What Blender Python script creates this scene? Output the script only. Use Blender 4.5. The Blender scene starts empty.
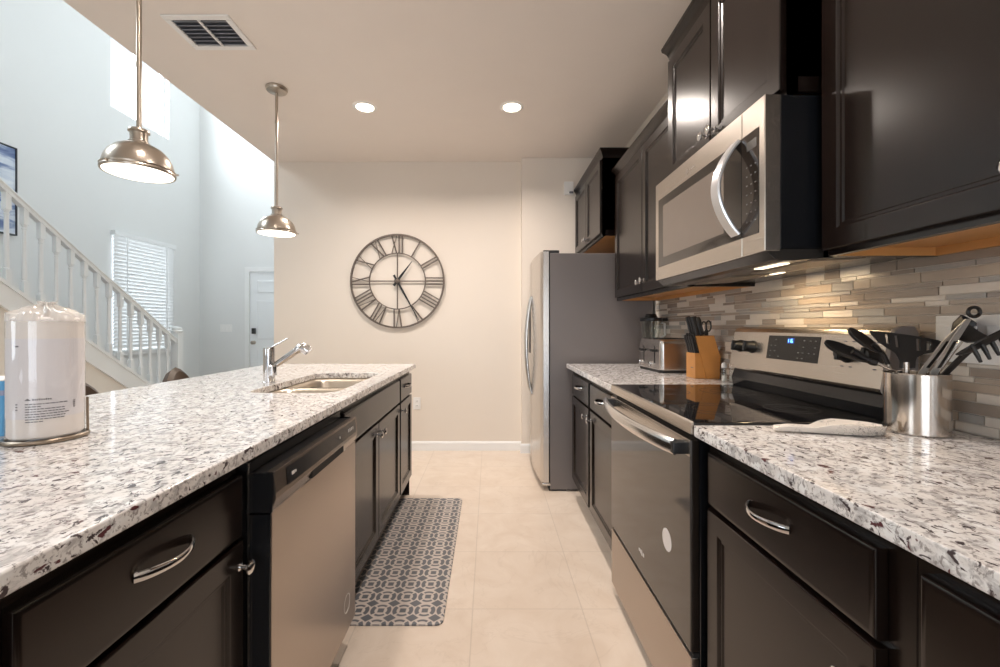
import bpy, bmesh, math, random
from mathutils import Vector, Matrix

SC = bpy.context.scene
COL = SC.collection
PI = math.pi

# ------------------------------------------------------------------ camera, world, large lights, exposure
CAM_Z, FOC = 1.176, 430.0
cam_data = bpy.data.cameras.new('camera')
cam_data.sensor_width = 36.0
cam_data.lens = FOC / 1000 * 36.0
cam_data.shift_x = 0.0105
cam_data.shift_y = -0.007
cam_data.clip_start = 0.02
cam = bpy.data.objects.new('camera', cam_data)
cam.location = (0, 0, CAM_Z)
cam.rotation_euler = (PI / 2, 0, 0)
COL.objects.link(cam)
SC.camera = cam

SC.view_settings.view_transform = 'Standard'
SC.view_settings.look = 'None'
SC.view_settings.gamma = 1.0
SC.view_settings.use_curve_mapping = False
SC.view_settings.exposure = 0.0
try:
    SC.cycles.use_denoising = True
    SC.cycles.max_bounces = 10
    SC.cycles.diffuse_bounces = 5
    SC.cycles.glossy_bounces = 5
    SC.cycles.transparent_max_bounces = 12
    SC.cycles.sample_clamp_indirect = 6.0
except Exception:
    pass

world = bpy.data.worlds.new('sky')
SC.world = world
world.use_nodes = True
bg = world.node_tree.nodes['Background']
bg.inputs['Color'].default_value = (0.86, 0.94, 1.0, 1)
bg.inputs['Strength'].default_value = 1.3


def area_light(name, loc, rot, sx, sy, power, color, parent=None, spread=PI):
    d = bpy.data.lights.new(name, 'AREA')
    d.shape = 'RECTANGLE'
    d.size, d.size_y = sx, sy
    d.energy, d.color = power, color
    d.spread = spread
    o = bpy.data.objects.new(name, d)
    o.location, o.rotation_euler = loc, rot
    COL.objects.link(o)
    return o


DAY = (0.88, 0.94, 0.98)
DAYB = (0.88, 0.93, 1.0)
# daylight entering by the seen foyer windows, by two unseen ones added to brighten it, and by the glass door behind the viewpoint
area_light('daylight_upper_window', (-4.66, 5.62, 4.52), (0, -PI / 2, 0), 1.36, 0.92, 108, DAY)
area_light('added_upper_window_light', (-4.66, 1.47, 4.52), (0, -PI / 2, 0), 1.36, 0.92, 112, DAY)  # unseen window light, added to brighten the foyer
area_light('daylight_lower_window', (-4.68, 5.645, 1.58), (0, -PI / 2, 0), 1.42, 0.90, 12, DAY)
area_light('daylight_glass_door', (-0.35, -4.06, 1.06), (PI / 2, 0, 0), 2.44, 2.04, 60, DAYB)
area_light('added_side_window_light', (-4.66, -2.1, 1.5), (0, -PI / 2, 0), 1.3, 1.7, 24, DAY)  # added light at an extra window out of view

# ------------------------------------------------------------------ helpers: objects


def mat_world(o):
    m = Matrix.Translation(o.location) @ o.rotation_euler.to_matrix().to_4x4()
    return mat_world(o.parent) @ m if o.parent else m


def finish(bm, smooth_angle=35):
    bmesh.ops.recalc_face_normals(bm, faces=bm.faces)
    lim = math.radians(smooth_angle)
    for f in bm.faces:
        f.smooth = True
    for e in bm.edges:
        if len(e.link_faces) == 2 and e.calc_face_angle(0) > lim:
            e.smooth = False


def obj(name, bm, mats, parent=None, origin=None, smooth=35):
    """link the bmesh (in world coordinates) as ONE mesh object"""
    finish(bm, smooth)
    if parent is not None:
        M = mat_world(parent).inverted()
        bm.transform(M)
    else:
        if origin is None:
            xs = [v.co.x for v in bm.verts]; ys = [v.co.y for v in bm.verts]; zs = [v.co.z for v in bm.verts]
            origin = ((min(xs) + max(xs)) / 2, (min(ys) + max(ys)) / 2, min(zs))
        bm.transform(Matrix.Translation(-Vector(origin)))
    me = bpy.data.meshes.new(name)
    bm.to_mesh(me)
    bm.free()
    for m in (mats if isinstance(mats, (list, tuple)) else [mats]):
        me.materials.append(m)
    o = bpy.data.objects.new(name, me)
    COL.objects.link(o)
    wn = o.modifiers.new('face_weighted_normals', 'WEIGHTED_NORMAL')
    wn.keep_sharp = True
    wn.weight = 80
    if parent is not None:
        o.parent = parent
    else:
        o.location = origin
    return o


def thing(name, label, cat, loc=(0, 0, 0), rotz=0.0, group=None):
    o = bpy.data.objects.new(name, None)
    o.empty_display_size = 0.05
    COL.objects.link(o)
    o.location = loc
    o.rotation_euler = (0, 0, rotz)
    o['label'] = label
    o['category'] = cat
    if group:
        o['group'] = group
    return o


def tag(o, label, cat, group=None):
    o['label'] = label
    o['category'] = cat
    if group:
        o['group'] = group
    return o


def struct(name, bm, m, smooth=35):
    o = obj(name, bm, m, smooth=smooth)
    o['kind'] = 'structure'
    return o


def struct_empty(name, loc):
    o = bpy.data.objects.new(name, None)
    o.empty_display_size = 0.05
    COL.objects.link(o)
    o.location = loc
    o['kind'] = 'structure'
    return o


def dup(o, parent=None, loc=None, label=None, rotz=None):
    """copy a thing with copies of its parts and sub-parts"""
    c = o.copy()
    COL.objects.link(c)
    if parent is not None:
        c.parent = parent
    if loc is not None:
        c.location = loc
    if rotz is not None:
        c.rotation_euler = (0, 0, rotz)
    if label:
        c['label'] = label
    for ch in [x for x in COL.objects if x.parent == o]:
        dup(ch, c)
    return c


# ------------------------------------------------------------------ helpers: shapes (all add to a bmesh)
def new():
    return bmesh.new()


def _apply(bm, verts, M):
    if M is not None:
        for v in verts:
            v.co = M @ v.co


def box(bm, x0, x1, y0, y1, z0, z1, bev=0.0, seg=2, M=None, mi=0):
    if x0 > x1: x0, x1 = x1, x0
    if y0 > y1: y0, y1 = y1, y0
    if z0 > z1: z0, z1 = z1, z0
    t = bmesh.new()
    bmesh.ops.create_cube(t, size=1.0)
    for v in t.verts:
        v.co = Vector((x0 + (v.co.x + .5) * (x1 - x0), y0 + (v.co.y + .5) * (y1 - y0), z0 + (v.co.z + .5) * (z1 - z0)))
    if bev > 0:
        b = min(bev, .49 * min(x1 - x0, y1 - y0, z1 - z0))
        bmesh.ops.bevel(t, geom=list(t.edges), offset=b, segments=seg, profile=.5, affect='EDGES')
    merge(bm, t, M, mi)


def merge(bm, t, M=None, mi=0):
    vm = {}
    for v in t.verts:
        vm[v] = bm.verts.new(M @ v.co if M is not None else v.co)
    for f in t.faces:
        try:
            nf = bm.faces.new([vm[v] for v in f.verts])
            nf.material_index = mi
        except ValueError:
            pass
    t.free()


def loft(bm, loops, cap0=True, cap1=True, closed=False, M=None):
    """skin a list of equal-length rings of points"""
    rings = []
    for lp in loops:
        rings.append([bm.verts.new(M @ Vector(p) if M is not None else Vector(p)) for p in lp])
    n = len(rings[0])
    m = len(rings)
    for i in range(m if closed else m - 1):
        a, b = rings[i], rings[(i + 1) % m]
        for k in range(n):
            try:
                bm.faces.new((a[k], a[(k + 1) % n], b[(k + 1) % n], b[k]))
            except ValueError:
                pass
    if not closed:
        if cap0: bm.faces.new(list(reversed(rings[0])))
        if cap1: bm.faces.new(rings[-1])
    return rings


def lathe(bm, prof, c=(0, 0, 0), seg=32, M=None, cap0=True, cap1=True):
    """profile of (radius, z)"""
    loops = []
    for r, z in prof:
        r = max(r, 1e-4)
        loops.append([(c[0] + r * math.cos(2 * PI * k / seg), c[1] + r * math.sin(2 * PI * k / seg), c[2] + z) for k in range(seg)])
    loft(bm, loops, cap0, cap1, M=M)


def sweep(bm, pts, section, up=(0, 0, 1), closed=False, scale=None, M=None):
    """sweep a section [(a along side, b along up)] on a path"""
    pts = [Vector(p) for p in pts]
    up = Vector(up)
    loops = []
    n = len(pts)
    prev = None
    for i, p in enumerate(pts):
        if closed:
            t = pts[(i + 1) % n] - pts[(i - 1) % n]
        else:
            t = pts[min(i + 1, n - 1)] - pts[max(i - 1, 0)]
        t.normalize()
        s = t.cross(up)
        if s.length < 1e-4:
            s = prev.copy() if prev is not None else t.orthogonal()
        s.normalize()
        prev = s
        u = s.cross(t)
        k = scale[i] if scale else 1.0
        loops.append([p + s * a * k + u * b * k for a, b in section])
    loft(bm, loops, closed=closed, M=M)


def circ(rx, ry=None, seg=12):
    ry = rx if ry is None else ry
    return [(rx * math.cos(2 * PI * k / seg), ry * math.sin(2 * PI * k / seg)) for k in range(seg)]


def rect(a, b):
    return [(-a, -b), (a, -b), (a, b), (-a, b)]


def tube(bm, pts, r, seg=12, up=(0, 0, 1), closed=False, scale=None, M=None):
    sweep(bm, pts, circ(r, seg=seg), up, closed, scale, M)


def cyl(bm, p0, p1, r, r1=None, seg=20, M=None):
    p0, p1 = Vector(p0), Vector(p1)
    d = p1 - p0
    up = Vector((0, 0, 1)) if abs(d.normalized().z) < .9 else Vector((1, 0, 0))
    r1 = r if r1 is None else r1
    sweep(bm, [p0, p1], circ(1, seg=seg), up, scale=[r, r1], M=M)


def prism(bm, poly, axis, a0, a1, bev=0.0, M=None):
    """extrude polygon: axis 'x' -> poly (y,z); 'y' -> (x,z); 'z' -> (x,y)"""
    def P(u, v, a):
        return {'x': (a, u, v), 'y': (u, a, v), 'z': (u, v, a)}[axis]
    t = bmesh.new()
    loft(t, [[P(u, v, a0) for u, v in poly], [P(u, v, a1) for u, v in poly]])
    if bev > 0:
        bmesh.ops.bevel(t, geom=list(t.edges), offset=bev, segments=2, profile=.5, affect='EDGES')
    merge(bm, t, M)


def rrect(x0, x1, y0, y1, r, seg=6):
    pts = []
    for cx, cy, a in ((x1 - r, y1 - r, 0), (x0 + r, y1 - r, 90), (x0 + r, y0 + r, 180), (x1 - r, y0 + r, 270)):
        for k in range(seg + 1):
            t = math.radians(a + 90 * k / seg)
            pts.append((cx + r * math.cos(t), cy + r * math.sin(t)))
    return pts


def wall_holes(bm, axis, pos, th, u0, u1, v0, v1, holes):
    """a wall slab with rectangular openings, one connected mesh. axis 'x': plane x=pos, u=y; 'y': plane y=pos, u=x; v=z"""
    us = sorted({u0, u1, *[h[0] for h in holes], *[h[1] for h in holes]})
    vs = sorted({v0, v1, *[h[2] for h in holes], *[h[3] for h in holes]})
    vert = {}

    def V(u, v, w):
        k = (u, v, w)
        if k not in vert:
            a = pos + (th if w else 0)
            vert[k] = bm.verts.new((a, u, v) if axis == 'x' else (u, a, v))
        return vert[k]

    def solid(i, j):
        if i < 0 or j < 0 or i >= len(us) - 1 or j >= len(vs) - 1:
            return False
        cu, cv = (us[i] + us[i + 1]) / 2, (vs[j] + vs[j + 1]) / 2
        return not any(h[0] < cu < h[1] and h[2] < cv < h[3] for h in holes)
    for i in range(len(us) - 1):
        for j in range(len(vs) - 1):
            if not solid(i, j):
                continue
            a, b, c, d = us[i], us[i + 1], vs[j], vs[j + 1]
            for w in (0, 1):
                bm.faces.new((V(a, c, w), V(b, c, w), V(b, d, w), V(a, d, w)))
            if not solid(i - 1, j): bm.faces.new((V(a, c, 0), V(a, d, 0), V(a, d, 1), V(a, c, 1)))
            if not solid(i + 1, j): bm.faces.new((V(b, c, 0), V(b, d, 0), V(b, d, 1), V(b, c, 1)))
            if not solid(i, j - 1): bm.faces.new((V(a, c, 0), V(b, c, 0), V(b, c, 1), V(a, c, 1)))
            if not solid(i, j + 1): bm.faces.new((V(a, d, 0), V(b, d, 0), V(b, d, 1), V(a, d, 1)))


def at(px, py, d):
    return Vector(((px - 489.5) * d / FOC, d, CAM_Z - (py - 326.5) * d / FOC))


# ------------------------------------------------------------------ helpers: materials
class N:
    """tiny node-graph builder"""
    def __init__(self, name):
        self.m = bpy.data.materials.new(name)
        self.m.use_nodes = True
        self.nt = self.m.node_tree
        self.p = self.nt.nodes['Principled BSDF']
        self.out = self.nt.nodes['Material Output']

    def node(self, kind, **kw):
        n = self.nt.nodes.new(kind)
        for k, v in kw.items():
            setattr(n, k, v)
        return n

    def link(self, a, b):
        self.nt.links.new(a, b)

    def coord(self, scale=(1, 1, 1), out='Object', loc=(0, 0, 0)):
        tc = self.node('ShaderNodeTexCoord')
        mp = self.node('ShaderNodeMapping')
        mp.inputs['Scale'].default_value = scale
        mp.inputs['Location'].default_value = loc
        self.link(tc.outputs[out], mp.inputs['Vector'])
        return mp.outputs['Vector']

    def noise(self, vec, scale, detail=3, rough=.5, dist=0):
        n = self.node('ShaderNodeTexNoise')
        n.inputs['Scale'].default_value = scale
        n.inputs['Detail'].default_value = detail
        n.inputs['Roughness'].default_value = rough
        n.inputs['Distortion'].default_value = dist
        self.link(vec, n.inputs['Vector'])
        return n.outputs['Fac']

    def ramp(self, fac, stops):
        r = self.node('ShaderNodeValToRGB')
        e = r.color_ramp.elements
        while len(e) < len(stops):
            e.new(.5)
        for el, (p, c) in zip(e, stops):
            el.position = p
            el.color = (*c, 1) if len(c) == 3 else c
        self.link(fac, r.inputs['Fac'])
        return r.outputs['Color']

    def mix(self, fac, a, b):
        n = self.node('ShaderNodeMix', data_type='RGBA')
        for s, v in ((n.inputs[0], fac), (n.inputs[6], a), (n.inputs[7], b)):
            if hasattr(v, 'is_linked') or isinstance(v, bpy.types.NodeSocket):
                self.link(v, s)
            elif isinstance(v, tuple):
                s.default_value = (*v, 1)
            else:
                s.default_value = v
        return n.outputs[2]

    def math(self, op, a, b=0.0, clamp=False):
        n = self.node('ShaderNodeMath', operation=op)
        n.use_clamp = clamp
        for s, v in ((n.inputs[0], a), (n.inputs[1], b)):
            if isinstance(v, bpy.types.NodeSocket):
                self.link(v, s)
            else:
                s.default_value = v
        return n.outputs[0]

    def bump(self, h, strength=.1, dist=.002):
        b = self.node('ShaderNodeBump')
        b.inputs['Strength'].default_value = strength
        b.inputs['Distance'].default_value = dist
        self.link(h, b.inputs['Height'])
        self.link(b.outputs['Normal'], self.p.inputs['Normal'])

    def set(self, **kw):
        for k, v in kw.items():
            s = self.p.inputs[k.replace('_', ' ')]
            if isinstance(v, bpy.types.NodeSocket):
                self.link(v, s)
            elif isinstance(v, tuple) and len(v) == 3 and s.type == 'RGBA':
                s.default_value = (*v, 1)
            else:
                s.default_value = v
        return self


def simple(name, col, rough=.5, metal=0.0, var=.06, nscale=14, bump=0.0, bscale=60, **kw):
    n = N(name)
    v = n.coord()
    f = n.noise(v, nscale, 3)
    c = n.mix(f, tuple(x * (1 - var) for x in col), tuple(min(1, x * (1 + var)) for x in col))
    n.set(Base_Color=c, Roughness=rough, Metallic=metal, **kw)
    if bump:
        n.bump(n.noise(v, bscale, 4), bump)
    return n.m


def emissive(name, col, strength, base=(.9, .9, .9)):
    n = N(name)
    n.set(Base_Color=base, Roughness=.4, Emission_Color=col, Emission_Strength=strength)
    return n.m


def brushed(name, col, rough, stretch, bump=.0):
    n = N(name)
    v = n.coord(stretch)
    f = n.noise(v, 1.0, 2)
    c = n.mix(f, tuple(x * .99 for x in col), tuple(min(1, x * 1.01) for x in col))
    r = n.math('ADD', n.math('MULTIPLY', f, .02), rough - .01)
    n.set(Base_Color=c, Roughness=r, Metallic=1.0)
    return n.m


def clear_glass(name, tint=(1, 1, 1), gloss=.10, milky=0.0):
    n = N(name)
    tr = n.node('ShaderNodeBsdfTransparent')
    tr.inputs['Color'].default_value = (*tint, 1)
    gl = n.node('ShaderNodeBsdfGlossy')
    gl.inputs['Roughness'].default_value = .04
    fr = n.node('ShaderNodeLayerWeight')
    fr.inputs['Blend'].default_value = .25
    fac = n.math('ADD', n.math('MULTIPLY', fr.outputs['Facing'], .35), gloss)
    mx = n.node('ShaderNodeMixShader')
    n.link(fac, mx.inputs[0]); n.link(tr.outputs[0], mx.inputs[1]); n.link(gl.outputs[0], mx.inputs[2])
    res = mx.outputs[0]
    if milky:
        df = n.node('ShaderNodeBsdfDiffuse')
        df.inputs['Color'].default_value = (.88, .86, .83, 1)
        m2 = n.node('ShaderNodeMixShader')
        m2.inputs[0].default_value = milky
        n.link(res, m2.inputs[1]); n.link(df.outputs[0], m2.inputs[2])
        res = m2.outputs[0]
    n.link(res, n.out.inputs['Surface'])
    return n.m


M = {}
M['wall_warm'] = simple('warm_cream_paint', (.78, .71, .63), .75, var=.015, nscale=3, bump=.06, bscale=160)
M['wall_cool'] = simple('pale_paint', (.78, .785, .775), .75, var=.012, nscale=3, bump=.05, bscale=160)
M['ceiling'] = simple('ceiling_paint', (.85, .78, .72), .85, var=.02, nscale=4, bump=.12, bscale=120)
M['white_trim'] = simple('white_trim_paint', (.86, .86, .85), .35, var=.015)
M['stair_white'] = simple('stair_white_paint', (.80, .81, .80), .38, var=.015)
M['knee_wall'] = simple('stair_side_paint', (.74, .69, .62), .75, var=.015)
M['carpet'] = simple('grey_stair_carpet', (.20, .23, .27), .95, var=.25, nscale=160, bump=.5, bscale=300)
M['door_white'] = simple('door_paint', (.86, .88, .89), .4, var=.01)
M['plastic_white'] = simple('white_plastic', (.86, .85, .83), .35, var=.01)
M['black_plastic'] = simple('black_plastic', (.012, .012, .013), .38, var=.1)
M['black_nylon'] = simple('black_nylon', (.014, .013, .013), .42, var=.15)
M['black_gloss'] = simple('black_gloss_enamel', (.008, .009, .011), .16, var=.05)
M['dark_gap'] = simple('dark_interior', (.006, .005, .005), .7)
M['chrome'] = simple('polished_chrome', (.64, .63, .63), .08, 1.0, var=.01)
M['nickel'] = brushed('brushed_nickel', (.47, .415, .355), .29, (6, 6, 300))
M['steel_h'] = brushed('stainless_brushed_along', (.58, .53, .475), .27, (700, 3, 700))
M['steel_v'] = brushed('stainless_brushed_upright', (.60, .57, .54), .26, (600, 600, 2))
M['steel_dish'] = brushed('stainless_warm', (.41, .35, .305), .30, (700, 3, 700))
M['steel_crock'] = brushed('crock_steel', (.62, .57, .52), .15, (600, 600, 2))
M['steel_bright'] = brushed('bright_handle_steel', (.66, .645, .63), .20, (600, 3, 600))
M['steel_dark_reflection'] = brushed('dark_reflection_steel', (.24, .205, .18), .26, (700, 3, 700))  # stainless with the reflection of dark cabinets put into its colour
M['sink_steel'] = brushed('sink_steel', (.74, .66, .56), .30, (600, 6, 600))
M['fridge_side'] = simple('grey_fridge_enamel', (.20, .178, .172), .32, var=.03, nscale=5, bump=.03, bscale=400)
M['iron'] = simple('dark_bronze_metal', (.15, .12, .10), .5, .5, var=.3, nscale=40)
M['leather'] = simple('dark_brown_leather', (.085, .058, .042), .40, var=.2, nscale=30, bump=.2, bscale=200)
M['stool_wood'] = simple('stool_dark_wood', (.05, .03, .02), .4, var=.2)
M['maple'] = simple('orange_maple', (.60, .30, .10), .42, var=.10, nscale=10)
M['block_wood'] = simple('knife_block_beech', (.58, .265, .075), .38, var=.10, nscale=18)
M['ceramic'] = simple('white_ceramic', (.82, .77, .71), .12, var=.02)
M['paper'] = simple('paper_white', (.90, .87, .85), .85, var=.03, bump=.15, bscale=90)
M['sleeve'] = simple('label_sleeve_white', (.84, .84, .89), .45, var=.01)
M['print_grey'] = simple('grey_print', (.16, .16, .19), .6)
M['print_light'] = simple('light_print', (.65, .63, .60), .5)
M['print_white'] = simple('white_sticker', (.85, .80, .78), .5)
M['box_blue'] = simple('blue_carton', (.11, .38, .68), .42, var=.04)
M['box_band'] = simple('grey_violet_band', (.33, .36, .52), .45)
M['holder_metal'] = simple('holder_bronze', (.34, .28, .22), .33, .9)
M['glass'] = clear_glass('clear_glass', (.93, .95, .94), .08)
M['pane'] = clear_glass('window_glass', (.98, .99, 1), .03)
M['wrap'] = clear_glass('plastic_wrap', (.97, .96, .95), .07, .06)
M['wrap_top'] = clear_glass('gathered_plastic', (.97, .96, .95), .10, .42)
M['salt'] = simple('shaker_contents', (.80, .77, .72), .7)
M['lens_warm'] = emissive('lit_warm_lens', (1, .86, .66), 9)
M['lens_pendant'] = emissive('lit_pendant_glass', (1, .90, .76), 3.4)
M['display_blue'] = emissive('blue_digit', (.12, .38, 1), 5, (.02, .05, .1))
M['display_bg'] = emissive('blue_display', (.01, .04, .30), .6, (.01, .02, .06))
M['hood_lens'] = emissive('hood_lamp_lens', (1, .82, .58), 2.2)
M['vent_dark'] = simple('vent_dark', (.09, .10, .12), .6)
M['vent_slat'] = simple('vent_slat_grey', (.20, .22, .26), .5)


def cabinet_mat():
    n = N('espresso_stain')
    v = n.coord((9, 9, 1.4))
    f = n.noise(v, 4, 5, .6, .6)
    c = n.ramp(f, [(.25, (.0062, .0034, .0025)), (.75, (.0120, .0068, .0051))])
    n.set(Base_Color=c, Roughness=.235, Specular_IOR_Level=.42)
    n.bump(f, .012, .001)
    return n.m


def granite_mat():
    n = N('speckled_granite')
    v = n.coord((1.0, 1.0, 1.0))
    vs = n.coord((1.25, .8, 1.1), loc=(3.1, 1.7, .4))
    big = n.noise(v, 7, 3)
    c = n.ramp(big, [(.3, (.82, .80, .785)), (.7, (.74, .705, .68))])
    pale = n.ramp(n.noise(v, 26, 4), [(.50, (0, 0, 0)), (.60, (1, 1, 1))])
    c = n.mix(pale, c, (.85, .845, .84))
    g = n.ramp(n.noise(vs, 42, 5, .62, .4), [(.505, (0, 0, 0)), (.60, (1, 1, 1))])
    c = n.mix(n.math('MULTIPLY', g, .72), c, (.40, .385, .385))
    g2 = n.ramp(n.noise(n.coord((.9, 1.2, 1), loc=(5, 2, 9)), 88, 4, .6, .5), [(.54, (0, 0, 0)), (.605, (1, 1, 1))])
    c = n.mix(n.math('MULTIPLY', g2, .72), c, (.20, .175, .17))
    dk = n.ramp(n.noise(n.coord((1.2, .75, 1), loc=(1, 8, 3)), 58, 4, .58, .8), [(.598, (0, 0, 0)), (.632, (1, 1, 1))])
    c = n.mix(dk, c, (.075, .058, .060))
    rd = n.ramp(n.noise(n.coord((1, .9, 1), loc=(7, 4, 6)), 47, 3, .5, .6), [(.67, (0, 0, 0)), (.70, (1, 1, 1))])
    c = n.mix(rd, c, (.11, .040, .045))
    n.set(Base_Color=c, Roughness=.10, Specular_IOR_Level=.5)
    return n.m


def floor_mat():
    n = N('beige_floor_tile')
    tc = n.node('ShaderNodeTexCoord')
    geo = n.node('ShaderNodeNewGeometry')
    sx = n.node('ShaderNodeSeparateXYZ')
    n.link(geo.outputs['Position'], sx.inputs[0])
    T = .455
    u = n.math('DIVIDE', n.math('ADD', sx.outputs[0], .07 + T * 40), T)
    w = n.math('DIVIDE', n.math('ADD', sx.outputs[1], -1.79 + T * 40), T)
    fu, fw = n.math('FRACT', u), n.math('FRACT', w)

    def edge(f):
        return n.math('MINIMUM', f, n.math('SUBTRACT', 1.0, f))
    e = n.math('MINIMUM', edge(fu), edge(fw))
    grout = n.math('SUBTRACT', 1.0, n.math('DIVIDE', n.math('SUBTRACT', e, .003), .004, True), True)
    cb = n.node('ShaderNodeCombineXYZ')
    n.link(n.math('FLOOR', u), cb.inputs[0]); n.link(n.math('FLOOR', w), cb.inputs[1])
    wn = n.node('ShaderNodeTexWhiteNoise')
    n.link(cb.outputs[0], wn.inputs['Vector'])
    pos = geo.outputs['Position']
    f = n.noise(pos, 5, 5, .6, 1.2)
    c = n.ramp(f, [(.3, (.70, .585, .48)), (.7, (.79, .69, .59))])
    c = n.mix(n.math('MULTIPLY', wn.outputs['Value'], .16), c, (.62, .52, .43))
    vein = n.math('ABSOLUTE', n.math('SUBTRACT', n.noise(pos, 2.2, 4, .6, 1.6), .5))
    vn = n.math('SUBTRACT', 1.0, n.math('DIVIDE', vein, .012, True), True)
    c = n.mix(n.math('MULTIPLY', vn, .22), c, (.55, .45, .36))
    c = n.mix(n.math('MULTIPLY', grout, .45), c, (.50, .42, .35))
    n.set(Base_Color=c, Roughness=.30, Specular_IOR_Level=.4)
    n.bump(n.math('SUBTRACT', 1.0, grout), .25, .001)
    return n.m


def mat_mat():
    n = N('patterned_mat_vinyl')
    sx = n.node('ShaderNodeSeparateXYZ')
    tc = n.node('ShaderNodeTexCoord')
    n.link(tc.outputs['Object'], sx.inputs[0])
    P = .0905
    fu = n.math('SUBTRACT', n.math('FRACT', n.math('ADD', n.math('DIVIDE', sx.outputs[0], P), 20.05)), .5)
    fv = n.math('SUBTRACT', n.math('FRACT', n.math('ADD', n.math('DIVIDE', sx.outputs[1], P), 20.5)), .5)
    au, av = n.math('ABSOLUTE', fu), n.math('ABSOLUTE', fv)
    r = n.math('SQRT', n.math('ADD', n.math('MULTIPLY', fu, fu), n.math('MULTIPLY', fv, fv)))

    def below(a, lim, soft=.02):
        return n.math('SUBTRACT', 1.0, n.math('DIVIDE', n.math('SUBTRACT', a, lim - soft), soft * 2, True), True)

    def band(a, lo, hi):
        return n.math('MULTIPLY', below(a, hi), n.math('SUBTRACT', 1.0, below(a, lo)))
    arcs = n.math('MAXIMUM', n.math('MULTIPLY', band(r, .28, .47), below(n.math('SUBTRACT', n.math('MULTIPLY', av, 1.25), au), 0.0)), n.math('MULTIPLY', band(r, .28, .40), below(n.math('SUBTRACT', n.math('MULTIPLY', au, 1.25), av), 0.0)))
    l1 = n.math('ADD', n.math('MULTIPLY', au, .9), n.math('MULTIPLY', av, .9))
    ring = below(n.math('MAXIMUM', au, av), .14)
    dot = below(l1, .01)
    du, dv = n.math('SUBTRACT', .5, au), n.math('SUBTRACT', .5, av)
    dia = below(n.math('ADD', n.math('MULTIPLY', du, .85), dv), .25)
    dark = n.math('MAXIMUM', n.math('MAXIMUM', arcs, ring), n.math('MAXIMUM', dot, dia), True)
    f = n.noise(n.coord(), 9, 3)
    lightc = n.mix(f, (.50, .44, .395), (.57, .51, .46))
    darkc = n.mix(f, (.095, .10, .115), (.125, .13, .142))
    n.set(Base_Color=n.mix(dark, lightc, darkc), Roughness=.45)
    n.bump(n.noise(n.coord(), 500, 2), .15, .001)
    return n.m


def art_mat():
    n = N('blue_abstract_paint')
    v = n.coord((1, .9, 4.0))
    f = n.noise(v, 1.6, 4, .55, .9)
    c = n.ramp(f, [(.30, (.05, .09, .24)), (.42, (.20, .27, .46)), (.50, (.62, .68, .78)), (.62, (.80, .84, .88)), (.75, (.42, .49, .66))])
    n.set(Base_Color=c, Roughness=.5)
    return n.m


def spoon_rest_mat():
    n = N('ceramic_with_dark_script')
    f = n.noise(n.coord((1, 2.2, 1)), 42, 4, .6, 1.5)
    d = n.math('ABSOLUTE', n.math('SUBTRACT', f, .5))
    k = n.math('SUBTRACT', 1.0, n.math('DIVIDE', n.math('SUBTRACT', d, .006), .01, True), True)
    area = n.math('GREATER_THAN', n.noise(n.coord(), 16, 2), .53)
    n.set(Base_Color=n.mix(n.math('MULTIPLY', n.math('MULTIPLY', k, area), .8), (.82, .77, .71), (.10, .08, .08)), Roughness=.14)
    return n.m


M['cab'] = cabinet_mat()
M['granite'] = granite_mat()
M['floor'] = floor_mat()
M['mat'] = mat_mat()
M['art'] = art_mat()
M['spoon_rest'] = spoon_rest_mat()
M['oven_glass'] = simple('dark_oven_glass', (.020, .015, .012), .07, var=.02, Specular_IOR_Level=.75)
M['cook_glass'] = simple('black_ceramic_glass', (.006, .006, .007), .03, var=.02, Specular_IOR_Level=.55)
M['burner'] = simple('burner_mark_grey', (.055, .055, .058), .25)
M['mosaic_white'] = simple('mosaic_marble', (.74, .675, .60), .28, var=.07, nscale=40)
M['mosaic_beige'] = simple('mosaic_beige', (.47, .39, .315), .22, var=.06, nscale=60)
M['mosaic_taupe'] = simple('mosaic_taupe_glass', (.355, .295, .245), .10, var=.06, nscale=60)
M['mosaic_grey'] = simple('mosaic_grey_glass', (.44, .415, .385), .10, var=.05, nscale=60)
M['grout'] = simple('pale_grout', (.72, .66, .59), .85)
M['hood'] = simple('dark_hood_enamel', (.055, .05, .045), .22, .5)
M['filter'] = simple('hood_filter_tan', (.30, .25, .20), .4, .6)
M['satin_handle'] = simple('satin_handle_steel', (.66, .67, .69), .30, .7, var=.01)
M['tong'] = simple('satin_steel', (.66, .63, .59), .38, .55, var=.02)
M['dim'] = simple('dim_legend', (.16, .16, .165), .4)
M['dim_window'] = simple('dim_display', (.06, .055, .05), .3)
M['blind'] = simple('blind_white', (.86, .87, .87), .5, var=.01)
M['blind'].node_tree.nodes['Principled BSDF'].inputs['Transmission Weight'].default_value = 0.0

# ------------------------------------------------------------------ structure
XR, XL, XF = 1.185, -2.05, -4.54          # kitchen right wall, ceiling edge, foyer left wall
YK, YA, YF, YB = 4.09, 4.00, 6.74, -4.0   # kitchen far wall, alcove far wall, foyer far wall, back wall
ZC, ZF = 2.743, 5.6

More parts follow.
